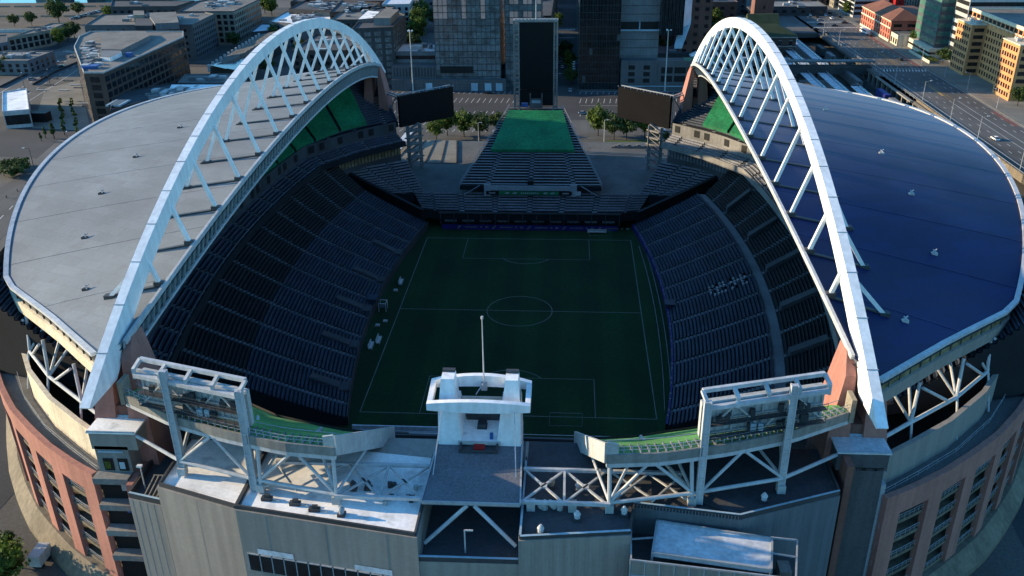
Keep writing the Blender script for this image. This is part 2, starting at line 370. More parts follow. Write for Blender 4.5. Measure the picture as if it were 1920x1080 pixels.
    # north end wall of the stand: dark tunnel wall
    # ---- club tier
def Cx(y): return 74.2-6.6*(y/70)**2
CF=[(Cx(y),y) for y in [-72+6.9*i for i in range(20)]]+[(64.2,66),(61.5,71),(56,77.5),(50.5,83),(46,87.5)]
def offs(P,d):
    out=[]
    for i,p in enumerate(P):
        a=V((*P[max(0,i-1)],0)); b=V((*P[min(len(P)-1,i+1)],0)); t=(b-a).normalized(); out.append((p[0]+t.y*d,p[1]-t.x*d))
    return out
def resamp(P,n):
    Q=[V((*p,0)) for p in P]; L_=[0]
    for a,b in zip(Q,Q[1:]): L_.append(L_[-1]+(b-a).length)
    out=[]
    for i in range(n+1):
        d=L_[-1]*i/n; j=0
        while j<len(Q)-2 and L_[j+1]<d: j+=1
        f=(d-L_[j])/max(1e-9,L_[j+1]-L_[j]); out.append(tuple(Q[j].lerp(Q[j+1],min(1,f)))[:2])
    return out
CF=resamp(CF,40); CB=offs(CF,5.2)
UF=resamp([(Cx(y)+5.6,y) for y in [-88+7.5*i for i in range(21)]]+[(71.5,69),(68.5,77),(62,86),(55,92.5),(50,96.5)],40)
UB=resamp([(97,-80)]+[(108-11*(y/76)**2,y) for y in [-70+7*i for i in range(21)]]+[(95,78),(86,90),(74,101),(65,108),(60,112)],40)
for s in (-1,1):
    t=thing('club_tier','%s club tier, a narrow balcony of seats bending round the north corner'%SIDE[s],'seating tier',(s*70,0,22),'club balconies')
    stand(t,mir(CF,s),mir(CB,s),22.3,24.9,5,[(i+.5)/17 for i in range(17)],'seat_grey' if s>0 else 'seat_navy',drop=.2,aw=.008)
    f=MB(); c=mir(CF,s); c2=mir(offs(CF,-.3),s)
    f.grid([[(*p,21.2) for p in c2],[(*p,23.2) for p in c2]]); f.grid([[(*p,23.2) for p in c2],[(*p,23.2) for p in c]]); f.grid([[(*p,21.2) for p in c2],[(*p,21.2) for p in mir(CB,s)]]); f.build('fascia','concrete' if s>0 else 'terrace',t)
    rl=MB()
    for i in range(40): rl.beam((*c[i],23.8),(*c[i+1],23.8),.06); rl.box(c[i][0]-.03,c[i][0]+.03,c[i][1]-.03,c[i][1]+.03,23.2,23.8)
    rl.build('railing','steel',t)
    bw=MB(); cb=mir(CB,s); bw.grid([[(*p,24) for p in cb],[(*p,29.2) for p in cb]]); bw.build('concourse_wall','concrete' if s>0 else 'concrete_dark',t)
    q=mir(offs(CF,5.05),s)
    for i in range(40):
        if (i*7)%5<2: continue
        ds=MB(); a=V((*q[i],0)); b=V((*q[i+1],0)); ds.quad((*a.lerp(b,.2)[:2],26.2),(*a.lerp(b,.7)[:2],26.2),(*a.lerp(b,.7)[:2],28.6),(*a.lerp(b,.2)[:2],28.6)); ds.build('doorway','black',t)
    # suite level under the balcony at the north corner
    su=MB(); q=mir(offs(CF,3.4),s); su.grid([[(*p,14.5) for p in q],[(*p,21.2) for p in q]]); su.build('suite_wall','concrete_dark',t)
    wn=MB(); q=mir(offs(CF,3.3),s)
    for i in range(22,40):
        for k in range(3):
            a=V((*q[i],0)); b=V((*q[i+1],0)); p0,p1=a.lerp(b,k/3+.05),a.lerp(b,k/3+.27); wn.quad((*p0[:2],17.5),(*p1[:2],17.5),(*p1[:2],20.2),(*p0[:2],20.2))
    wn.build('suite_windows','amber' if s<0 else 'seat_grey',t)
    # upper deck
    t=thing('upper_deck','%s upper deck under the roof, its north seats under green sheeting'%SIDE[s],'seating tier',(s*90,0,28),'upper decks')
    st,zf=stand(t,mir(UF,s),mir(UB,s),28,43.5,22,[(i+.6)/15 for i in range(15)],lambda v,tt:'seat_navy',drop=2.2,aw=.009,prof=.1)
    for a,b in ((.60,.665),(.672,.735),(.742,.80),(.807,.87),(.877,.935)):
        gc=MB(); k=5
        top=[[ (*st(a+(b-a)*j/k,v).to_tuple()[:2], zf(v)+1.15+.12*random.random()) for j in range(k+1)] for v in [.03+.94*i/22 for i in range(23)]]
        gc.grid(top); 
        for e in (0,-1): gc.grid([[r_[e] for r_ in top],[(*r_[e][:2],r_[e][2]-1.1) for r_ in top]])
        gc.grid([top[0],[(*p[:2],p[2]-1.1) for p in top[0]]]); gc.build('green_cover','green_cover',t)
    bw=MB(); q=mir(UB,s); bw.grid([[(*p,25) for p in q],[(*p,45.5) for p in q]])
    bw.build('rear_wall','concrete_dark' if s<0 else 'concrete_dark',t)
# ---- north corner stands, end stand, tunnel walls
for s in (-1,1):
    t=thing('corner_stand','wedge of dark seats in the north-%s corner beside the dark tunnel wall'%SIDE[s],'seating stand',(s*50,80,9),'north corner stands')
    F=[(s*37.5,71.5),(s*42,70.2),(s*47.5,69.5)]; B=[(s*46,87.7),(s*56,81),(s*66,74.5)]
    stand(t,F,B,9.3,16,12,[.33,.68],'seat_dim',m=12,aw=.035,pf=PF2)
    w_=MB(); a=[(s*47.5,69.5),(s*66,74.5)]
    w_.hexa([(s*36,62.2,0),(s*37,61.5,0),(s*67,74,0),(s*66,75,0)],[(s*36,62.2,6.5),(s*37,61.5,6.5),(s*67,74,16.5),(s*66,75,16.5)]); w_.build('tunnel_wall','black',t)
t=thing('end_stand','shallow north end stand of dark seats above suites and purple boards','seating stand',(0,64,0))if False else thing('end_stand','shallow north end stand of dark seats above suites and purple boards','seating stand',(0,64,0))
F=[(-37,63.2),(-31,61.6),(-15,61.2),(0,61.1),(15,61.2),(31,61.6),(37,63.2)]; B=[(-41,71),(-33,70.5),(-16,71),(0,71.2),(16,71),(33,70.5),(41,71)]
stand(t,F,B,6.2,9.6,7,[.13,.25,.37,.5,.62,.74,.87],'seat_dim',m=24,aw=.02,pf=PF2)
sw=MB()
for i in range(14): 
    x=-30.5+61*i/13; sw.box(x-.12,x+.12,60.9,61.3,1.8,6.0)
sw.box(-31,31,60.85,61.3,5.6,6.1); sw.build('suite_front','concrete_dark',t)
sb=MB(); sb.box(-31,31,63.0,63.3,0,6.); sb.build('suite_wall','black',t)
sd2=MB()
for i in range(10):
    x=-27+6*i
    for dx in (-.9,.5): sd2.box(x+dx,x+dx+.16,61.8,61.9,2,4.8)
    sd2.box(x-2.2,x+2,61.9,62,2.3,3.0)
sd2.build('suite_furniture','seat_grey',t)
ab=MB(); ab.box(-30,30,60.2,60.5,0.05,1.8); ab=ab.build('ad_board','purple',t)
al=MB()
for i in range(5):
    x=-24+12*i
    al.hexa([(x-.9,60.17,.4),(x-.3,60.17,.4),(x+.7,60.17,1.5),(x-.1,60.17,1.5)],[(x-.9,60.19,.4),(x-.3,60.19,.4),(x+.7,60.19,1.5),(x-.1,60.19,1.5)])
    for k in range(7): al.box(x+2+k*.62,x+2.42+k*.62,60.17,60.19,.8,1.25)
    al.box(x+7.2,x+7.8,60.17,60.19,.8,1.3); al.box(x+8.9,x+9.9,60.17,60.19,.7,1.3)
al.build('ad_lettering','seat_grey',ab)
# concourse floor behind the end stand
struct('concourse_floor',MB().prism([(-41,71.3),(41,71.3),(46,90),(60,135),(-60,135),(-46,90)],-.01,9.2),'deck')
# ------------------------------------------------------------------ bleachers, tower, screens
t=thing('bleacher_stand','steel bleacher stand with a big green sheet over its upper half','bleachers',(0,70,9.2))
F=[(-24.5,69.5),(0,69.5),(24.5,69.5)]; B=[(-10.2,118.5),(0,118.5),(10.2,118.5)]
st,zf=stand(t,F,B,12.6,27.6,30,[.19,.5,.81],'bench_steel',m=12,aw=.035,drop=1.5,prof=0,terr='terrace',pf=((.55,.45),(.7,.45),(.78,.46),(.9,.46),(.9,.3),(.55,.3)))
gc=MB(); rows=[]
for i in range(34):
    v=.40+.52*i/33; y=st(.5,v).y; hw=15.1+(10.3-15.1)*(i/33); z=zf(v)+1.1
    rows.append([(-hw+2*hw*j/10,y,z+.10*random.random()+.05*(i%2)) for j in range(11)])
gc.grid(rows); gc.grid([rows[0],[(p[0],p[1],p[2]-1.) for p in rows[0]]])
for e in (0,-1): gc.grid([[r_[e] for r_ in rows],[(*r_[e][:2],r_[e][2]-1) for r_ in rows]])
gc.build('green_cover','green_cover',t)
for s in (-1,1):
    rl=MB(); 
    for i in range(24):
        a,b=st(.5+s*.5,i/24),st(.5+s*.5,(i+1)/24); rl.beam((a.x,a.y,zf(i/24)+1.3),(b.x,b.y,zf((i+1)/24)+1.3),.09); rl.beam((a.x,a.y,zf(i/24)-.5),(a.x,a.y,zf(i/24)+1.3),.09); rl.beam((a.x,a.y,zf(i/24)+.7),(b.x,b.y,zf((i+1)/24)+.7),.05)
    rl.build('railing','steel',t)
fr=MB()
for i in range(15):
    for y,v in ((70.5,.02),(85,.31),(100,.62),(117,.97)):
        hw=24+(10-24)*v; x=-hw+2*hw*i/14; fr.beam((x,y,9.2),(x,y,zf(v)-.2),.18)
fr.build('support_frame','steel_dark',t)
st_=MB()
for s in (-1,1): st_.beam((s*23,68.9,9.6),(s*17.5,68.9,13),.5,.15); st_.box(min(s*16,s*13.8),max(s*16,s*13.8),68.6,69.4,9.2,13.5)
st_.build('stairs','steel',t)
fa=MB(); fa.box(-14,14,68.9,69.3,11.2,12.9); fa.build('front_panel','steel',t)
vom=MB(); vom.box(-1,1,70,73,12,14.2); vom.build('vomitory','black',t)
rb=MB(); rb.box(-10.8,9.8,68.3,68.6,9.9,11.1); rb=rb.build('ribbon_board','green_cover',t)
lt=MB()
for x in (-8,-5.4,5.2,7.6): lt.hexa([(x-.8,68.27,10.3),(x+.3,68.27,10.2),(x+.9,68.27,10.8),(x-.3,68.27,10.85)],[(x-.8,68.29,10.3),(x+.3,68.29,10.2),(x+.9,68.29,10.8),(x-.3,68.29,10.85)])
for k in range(9): lt.box(-3.2+k*.7,-2.75+k*.7,68.27,68.29,10.3,10.75)
lt.build('ribbon_lettering','seat_pale',rb)
for x in (-13.2,12.2):
    b_=MB(); b_.box(x-2.1,x+2.1,68.3,68.6,9.9,11.1); b_=b_.build('ad_board','black',t); e=MB(); e.box(x-1.1,x+1.1,68.27,68.29,10.3,10.7); e.build('emblem','steel',b_)
bx=MB(); bx.box(15.2,17.4,68.3,68.6,9.8,11.2); bx.build('clock_panel','white',t)
# centre scoreboard tower
t=thing('scoreboard_tower','tall black scoreboard tower behind the green sheeted bleachers','scoreboard',(0,120,9))
a=MB(); a.box(-6.2,6.6,118.9,119.6,34.5,59.4); a.build('screen','screen',t)
a=MB(); a.box(-6.2,6.6,118.9,119.6,28.2,34.1); a.build('lower_screen','screen',t)
fr=MB()
for x in (-8.3,-6.4,6.8,8.0):
    for y in (119.2,123): fr.box(x-.28,x+.28,y-.3,y+.3,9,60)
for x0,x1 in ((-8.3,-6.4),(6.8,8.0)):
    for k in range(18):
        z=28+1.8*k; fr.box(x0,x1,119.0,119.5,z-.12,z+.12)
        if x0>0: fr.beam((x0,119.2,z),(x1,119.2,z+1.8),.16) if k%2 else fr.beam((x1,119.2,z),(x0,119.2,z+1.8),.16)
for k in range(9): fr.beam((-8.3,123,10+5.6*k),(8,123,15.6+5.6*k),.25); fr.box(-8.3,8,122.8,123.2,10+5.6*k,10.3+5.6*k)
fr.box(-8.6,8.3,118.7,123.4,59.6,60.3); fr.build('frame','concrete',t)
fx=MB()
for k in range(12): fx.box(-7.8+1.35*k,-7.0+1.35*k,119,119.8,60.3,60.9)
fx.build('floodlights','seat_pale',t)
bk=MB(); bk.box(-6.2,6.6,121,121.3,28,59.5); bk.build('rear_panel','steel_dark',t)
eq=MB(); eq.box(-2.4,2.6,117.5,118.7,27.6,31.2); eq.box(-2.4,-1.9,117.5,118.7,31,33); eq.box(2.1,2.6,117.5,118.7,31,33); eq.build('control_box','cladding_dark',t)
sg=MB(); sg.box(-1.6,1.8,117.4,117.5,29.6,30.6); sg.build('sign','glass_pale',t)
po=MB(); po.tube((0,121,60),(0,121,75),.22,.1); po.build('mast','steel',t)
tb=MB(); tb.box(-5.6,-3.0,117.6,118.5,28,29.5); tb.build('blue_tarp','tarp_blue',t)
# corner video screens
for s in (-1,1):
    t=thing('video_screen','large %s video screen, blank, on a truss at the %s side of the bleachers'%('black' if s<0 else 'dark grey',LR[s]),'video screen',(s*40,103,9),'corner video screens')
    A=V((s*31,111.2,0)); B=V((s*48.8,95.3,0)); d=(B-A).normalized(); nn=V((-d.y*s,d.x*s,0))   # outward normal is away from pitch
    if nn.y<0: nn=-nn
    q=[A,B,B+nn*1.2,A+nn*1.2]
    if s<0: q=q[::-1]
    p_=MB(); p_.prism([(v.x,v.y) for v in q],25.9,37.4); p_.build('screen_panel','screen' if s<0 else 'screen_grey',t)
    fr=MB()
    for k in range(9):
        c=A.lerp(B,k/8)+nn*2; c2=A.lerp(B,min(1,(k+1)/8))+nn*2
        fr.beam((c.x,c.y,26),(c.x,c.y,37.6),.25)
        if k<8: fr.beam((c.x,c.y,37.6),(c2.x,c2.y,37.6),.3); fr.beam((c.x,c.y,26),(c2.x,c2.y,26),.3); fr.beam((c.x,c.y,26),(c2.x,c2.y,37.6),.18)
        c3=A.lerp(B,k/8); fr.box(c3.x-.15,c3.x+.15,c3.y-.15,c3.y+.15,37.4,37.9)
    e=B+nn*2; 
    for z in (26.5,36.8):
        for dy in (0,3): fr.beam((e.x,e.y+dy,z),(s*56,104+dy,z),.4)
    fr.beam((e.x,e.y,26.5),(s*56,104,36.8),.3); fr.beam((e.x,e.y,36.8),(s*56,104,26.5),.3); fr.build('rear_truss','steel',t)
    # concrete stair tower below
    c=MB(); 
    for x,y in ((46.5,96.5),(42.5,99.5)): c.box(s*x-.6,s*x+.6,y-.6,y+.6,9,26)
    for k in range(6):
        z=11+2.6*k; c.hexa([(s*46.5-1.2,95.5,z),(s*46.5+1.2,95.5,z),(s*42.5+1.2,100,z),(s*42.5-1.2,100,z)],[(s*46.5-1.2,95.5,z+.5),(s*46.5+1.2,95.5,z+.5),(s*42.5+1.2,100,z+.5),(s*42.5-1.2,100,z+.5)])
        c.beam((s*46.3,96,z+.5),(s*42.7,99.5,z+2.6),1.2,.3)
    c.build('stair_tower','concrete',t)
for i,(x,y) in enumerate(((-38.5,78),(38.5,78))): pass
def light_mast(x,y,h,label,z0=0,heads=3):
    t=thing('light_mast',label,'light mast',(x,y,z0),'tall light masts')
    m_=MB(); m_.tube((x,y,z0),(x,y,z0+h),.42*h/32,.22*h/32,10); m_.build('pole','offwhite',t)
    a=MB()
    for k in range(heads): 
        an=2*math.pi*k/heads; a.beam((x,y,z0+h),(x+1.3*math.cos(an),y+1.3*math.sin(an),z0+h+.1),.15)
        q=h/32; a.box(x+1.3*math.cos(an)-.45*q,x+1.3*math.cos(an)+.45*q,y+1.3*math.sin(an)-.35*q,y+1.3*math.sin(an)+.35*q,z0+h-.1,z0+h+.45*q)
    a.build('lamp_head','lamp',t)
light_mast(-73,262,32,'tall pale light mast behind the left video screen')
light_mast(64,263,32,'tall pale light mast behind the right video screen')
light_mast(27.5,140,17,'slim pale pole beside the right edge of the bleachers',0,1)
light_mast(-25.5,146,14,'slim pole among the trees left of the bleachers',0,1)
# ------------------------------------------------------------------ roofs
def inner(y): a=(y/104)**2; return 51.3+5.2*a,46.5+13.8*(1-a)
def outer(y):
    a=abs(y)
    if a<=78: x=114-22*(a/78)**2; yy=y
    else:
        f=(a-78)/26; sg=1 if y>0 else -1; yy=sg*(78+30*f); x=92-(17 if f<.5 else 0)*f/.5*1 if f<.5 else 75-15.5*(f-.5)/.5
        if f<.5: x=92-17*f/.5
    z=51-8*((min(max(yy,-108),95)-8)/86)**2
    if yy<-78: z=43.1+2.6*(-yy-78)/30
    if yy>78: z=46.3-.6*(yy-78)/30
    return x,yy,z
def roofp(y,v,s):
    xi,zi=inner(y); xo,yo,zo=outer(y); zo+= .8 if s<0 else -.8
    b=.4*4*v*(1-v)*(1-(abs(y)/112)**2)
    return (s*(xi+(xo-xi)*v), y+(yo-y)*v, zi+(zo-zi)*v+b)
YS=[-104+208*i/52 for i in range(53)]
for s in (-1,1):
    t=thing('roof_canopy','%s crescent roof over the %s stand'%('pale grey' if s<0 else 'deep navy blue',SIDE[s]),'stadium roof',(s*80,0,45),'stadium roofs')
    m_=MB(); top=[[roofp(y,k/14,s) for k in range(15)] for y in YS]; m_.grid(top)
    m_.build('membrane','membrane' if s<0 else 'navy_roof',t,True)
    un=MB(); un.grid([[(p[0],p[1],p[2]-1.1) for p in r_] for r_ in top]); un.build('soffit','steel_dark',t,True)
    for i in range(4,51,4):
        sm=MB()
        for k in range(14):
            a,b=V(top[i][k]),V(top[i][k+1]); sm.beam(a,b,.3,.05)
        sm.build('roof_seam','membrane' if s<0 else 'navy_roof',t)
    e=MB(); e.path([(p[0][0]-s*.1,p[0][1],p[0][2]+.05) for p in top],.5,.9); e.build('inner_edge_beam','white',t)
    fz=MB(); lo=[(s*(abs(p[0][0])+(2.7 if s>0 else .9)),p[0][1],p[0][2]-(3.8 if s>0 else 4.3)) for p in top]
    fz.path(lo,.45,.45); fz.build('lower_edge_beam','white',t)
    sl_=MB()
    for i in range(0,52):
        for f in (0,.5):
            a=V(top[i][0]).lerp(V(top[i+1][0]),f); b=V(lo[i]).lerp(V(lo[i+1]),f); sl_.beam(a,b,.16,.3)
    sl_.build('edge_slats','steel',t)
    dk=MB(); dk.grid([[(p[0][0]+s*.3,p[0][1],p[0][2]-.4) for p in top],[(p[0]+s*.4,p[1],p[2]) for p in lo]]); dk.build('edge_infill','glass_blue',t)
    rim=[r_[-1] for r_ in top]
    e=MB(); e.path([(p[0],p[1],p[2]+.12) for p in rim],.9,.55); e.build('rim_gutter','white',t)
    # recessed window strip and fascia below the rim
    cen=V((s*70,0,0))
    def inn(p,d): q=V((p[0],p[1],0)); v_=(cen-q).normalized(); q=q+v_*d; return q.x,q.y
    ws=MB(); ws.grid([[(*inn(p,.5),p[2]-.3) for p in rim],[(*inn(p,.5),p[2]-2.6) for p in rim]]); ws.build('window_strip','amber' if s>0 else 'glass',t)
    ml=MB()
    for i in range(52):
        for f in (0,.5): 
            p=V(rim[i]).lerp(V(rim[i+1]),f); x,y=inn(p,.42); ml.beam((x,y,p.z-.3),(x,y,p.z-2.6),.14)
    ml.build('window_mullions','steel_dark',t)
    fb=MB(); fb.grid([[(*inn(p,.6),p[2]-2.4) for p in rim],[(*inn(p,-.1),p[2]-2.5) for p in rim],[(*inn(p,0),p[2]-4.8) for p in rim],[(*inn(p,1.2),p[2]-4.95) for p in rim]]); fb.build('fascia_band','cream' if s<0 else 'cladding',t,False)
    fl=MB(); fl.grid([[(*inn(p,.6),p[2]-4.75) for p in rim],[roofp(y,.55,s)[:2]+(p[2]-4.75,) for y,p in zip(YS,rim)]]); fl.build('underside','concrete_dark',t)
    for k in range(16):
        cb=MB()                                     # dark bars on the roof between the feet of the arch struts
        y=-90+12*k; a=V(roofp(y,.02,s)); 
        v1=(65.2-inner(y)[0])/(outer(y)[0]-inner(y)[0]); pts=[V(roofp(y,v1*j/4+.02,s))+V((0,0,.12)) for j in range(5)]; cb.path(pts,.9,.22); cb.build('dark_cross_bar','steel_dark',t)
    # rooftop drains / anchors are separate small things
    for i,y in enumerate((-86,-68,-50,-32,-14) if s<0 else (-90,-68,-46,-26,4)):
        v={-1:(.62,.62,.63,.58,.50),1:(.62,.62,.57,.52,.42)}[s][i]
        x,yy,z=roofp(y,v,s)
        o=thing('roof_anchor','%s from the near end of the five small %s on the %s roof'%(ORDN[i],'dark rigging frames' if s<0 else 'pale vents','grey' if s<0 else 'navy'),'roof fitting',(x,yy,z),'small fittings on the roofs')
        b=MB(); b.box(x-.55,x+.55,yy-.35,yy+.35,z-.2,z+.3); b.build('base','steel_dark' if s<0 else 'offwhite',o)
        b=MB(); b.tube((x-.6,yy,z+.2),(x+.5,yy+.4,z+.8),.11); b.tube((x+.5,yy-.3,z+.2),(x-.2,yy+.3,z+.8),.1); b.build('rail','steel' if s<0 else 'white',o)
# ------------------------------------------------------------------ arches
RR=208.2
def zo(y): return 77.3-RR+math.sqrt(RR*RR-y*y)
for s in (-1,1):
    t=thing('roof_arch','white steel arch standing over the %s roof on slanting struts'%('grey' if s<0 else 'navy'),'arch',(s*58,0,42),'roof arches')
    x0,x1=57.2,58.75
    ups=[];dns=[]
    for i in range(61):
        y=-116+232*i/60; d=2.6+2.1*(abs(y)/116)**3
        yi=y*(1-d/RR*1.0); zi=zo(y)-d*math.cos(math.asin(y/RR))
        ups.append((y,zo(y))); dns.append((yi,zi))
    # tails: lower side follows a flat foot
    dns[0]=(-115.6,41.6); dns[-1]=(115.6,41.6); 
    for i in (1,2): dns[i]=(-115.6+(8.5*i/2),41.6); dns[-1-i]=(115.6-(8.5*i/2),41.6)
    A=MB(); n=len(ups)
    vs_=[]
    for (yu,zu),(yd,zd) in zip(ups,dns): vs_+= [(s*x0,yu,zu),(s*x1,yu,zu),(s*x1,yd,zd),(s*x0,yd,zd)]
    fs=[]
    for i in range(n-1):
        for k in range(4):
            a=i*4+k;b=i*4+(k+1)%4; fs.append((a,b,b+4,a+4))
    fs+= [(0,1,2,3),tuple((n-1)*4+k for k in (3,2,1,0))]
    A.add(vs_,fs); A.build('arch_rib','arch',t)
    J=MB()
    for i in range(2,60,2):
        y=ups[i][0]; J.beam((s*57.1,y,zo(y)+.02),(s*58.9,y,zo(y)+.02),.16,.10)
    J.build('joint_lugs','steel',t)
    for k in range(16):
        y=-90+12*k; zt=zo(y)-2.3-1.6*(abs(y)/116)**3
        xi,zi=inner(y); v1=(64.9-xi)/(outer(y)[0]-xi); po_=roofp(y,v1,s)
        for j,(tp,ft) in enumerate((((s*57.2,y,zt),(s*(xi+.9),y,zi+.2)),((s*58.8,y,zt),po_))):
            if ft[2]>zt-1.5: continue
            b=MB(); b.beam(tp,ft,.62,.7,up=(0,1,0)); 
            d=V(tp)-V(ft); d.normalize(); b.beam(V(tp)-d*.2,V(tp)+d*1.9,.45,.55,up=(0,1,0))
            o=b.build('strut','arch',t)
            f=MB(); f.box(ft[0]-.8,ft[0]+.8,ft[1]-.6,ft[1]+.6,ft[2]-.3,ft[2]+.45); f.build('foot_plate','steel_dark',o)
# ------------------------------------------------------------------ pylons
for s in (-1,1):
    for e in (-1,1):
        t=thing('arch_pylon','%s %s pylon carrying the %s foot of the %s arch'%('sunlit orange' if s>0 else 'shaded red-brown','concrete','near' if e<0 else 'far',LR[s]),'pylon',(s*57.5,e*105,0),'arch pylons')
        def q(xa,xb,ya,yb,z): 
            P_=[(s*xa,e*ya,z),(s*xb,e*ya,z),(s*xb,e*yb,z),(s*xa,e*yb,z)]
            return P_ if s*e>0 else P_[::-1]
        a=MB(); a.hexa(q(52.2,56.95,98.5,108.5,0),q(53.6,56.95,98.5,107,34)); a.hexa(q(53.6,56.95,98.5,107,34.0),q(55.4,56.95,98.8,105.3,44)); a.hexa(q(55.4,56.95,98.8,105.3,44),q(55.9,56.95,99,102.5,46.8)); a.build('inner_leg','brick',t)
        a=MB(); a.hexa(q(59.05,63.6,98.5,108.5,0),q(59.05,62.6,98.5,107,34)); a.hexa(q(59.05,62.6,98.5,107,34),q(59.05,61.6,99,105,43.4)); a.hexa(q(59.05,61.6,99,106,43.4),q(59.05,60.4,99,102,45)); a.build('outer_leg','brick',t)
        a=MB(); a.hexa(q(56.95,59.05,99.5,107.8,0),q(56.95,59.05,99.5,106.2,36)); a.build('web','brick_dark',t)
# ------------------------------------------------------------------ ring trusses and cream wall
TP=[(68.7,-100),(78.7,-92.2),(87.2,-83.5)]
def ringx(y): return 109-21.8*(y/83.5)**2
TP+= [(ringx(-83.5+13.9*k),-83.5+13.9*k) for k in range(1,13)]+[(78.7,92.2),(68.7,100)]
for s in (-1,1):
    t=thing('ring_truss','white tube truss of slanting struts under the %s roof rim'%('grey' if s<0 else 'navy'),'truss',(s*95,0,32),'roof rim trusses')
    ch=MB(); P=[(s*61,-106,32.4)]+[(s*p[0],p[1],32.5) for p in TP]+[(s*61,106,32.4)]
    for a,b in zip(P,P[1:]): ch.tube(a,b,.34)
    ch.build('bottom_chord','white',t)
    for i in range(1,len(P)-1):
        if P[i][1]>60: continue
        n_=V(P[i]); cen=V((s*60,0,32.5)); inw=(cen-n_); inw.z=0; inw.normalize()
        zt=38.9+ (3 if abs(P[i][1])<70 else 0)
        d1=(V(P[i+1])-n_); d1.z=0; d1.normalize()
        b=MB(); b.tube(n_,n_+d1*1.2+V((0,0,zt-32.5))+inw*1.0,.3); b.build('post','white',t)
        b=MB(); b.tube(n_,n_-inw*-6+V((0,0,zt-33.5))+d1*2,.25); b.tube(n_,n_+inw*6+V((0,0,zt-33.5))-d1*4,.25); b.build('brace','offwhite',t)
        b=MB(); b.tube(n_+(d1*10.5),n_+d1*1.4+V((0,0,zt-33)),.26); b.build('diagonal','white',t)
        b=MB(); b.tube(n_-inw*.3,n_-inw*2.4+V((0,0,-6.8)),.2); b.build('drop_post','white',t)
WP=[(61.5,-108.6),(68.5,-103.5),(76.5,-97.3),(85.5,-88.2),(93,-78)]+[(117-24*(y/78)**2,y) for y in (-66,-54,-40,-26,-12,2,16,30,44,58,70)]+[(93,78),(76,97),(62,108)]
BP=[(62.6,-111.6),(67,-109.2),(74,-104.5),(80.5,-99.3),(87,-93.5),(93,-86.8),(99.5,-78.5),(106,-68.5)]+[(130-25*(y/69)**2,y) for y in (-60,-50,-40,-30,-20,-10,0,10,20,30,40,50,60)]+[(104,72),(92,90),(78,104),(62.6,112)]
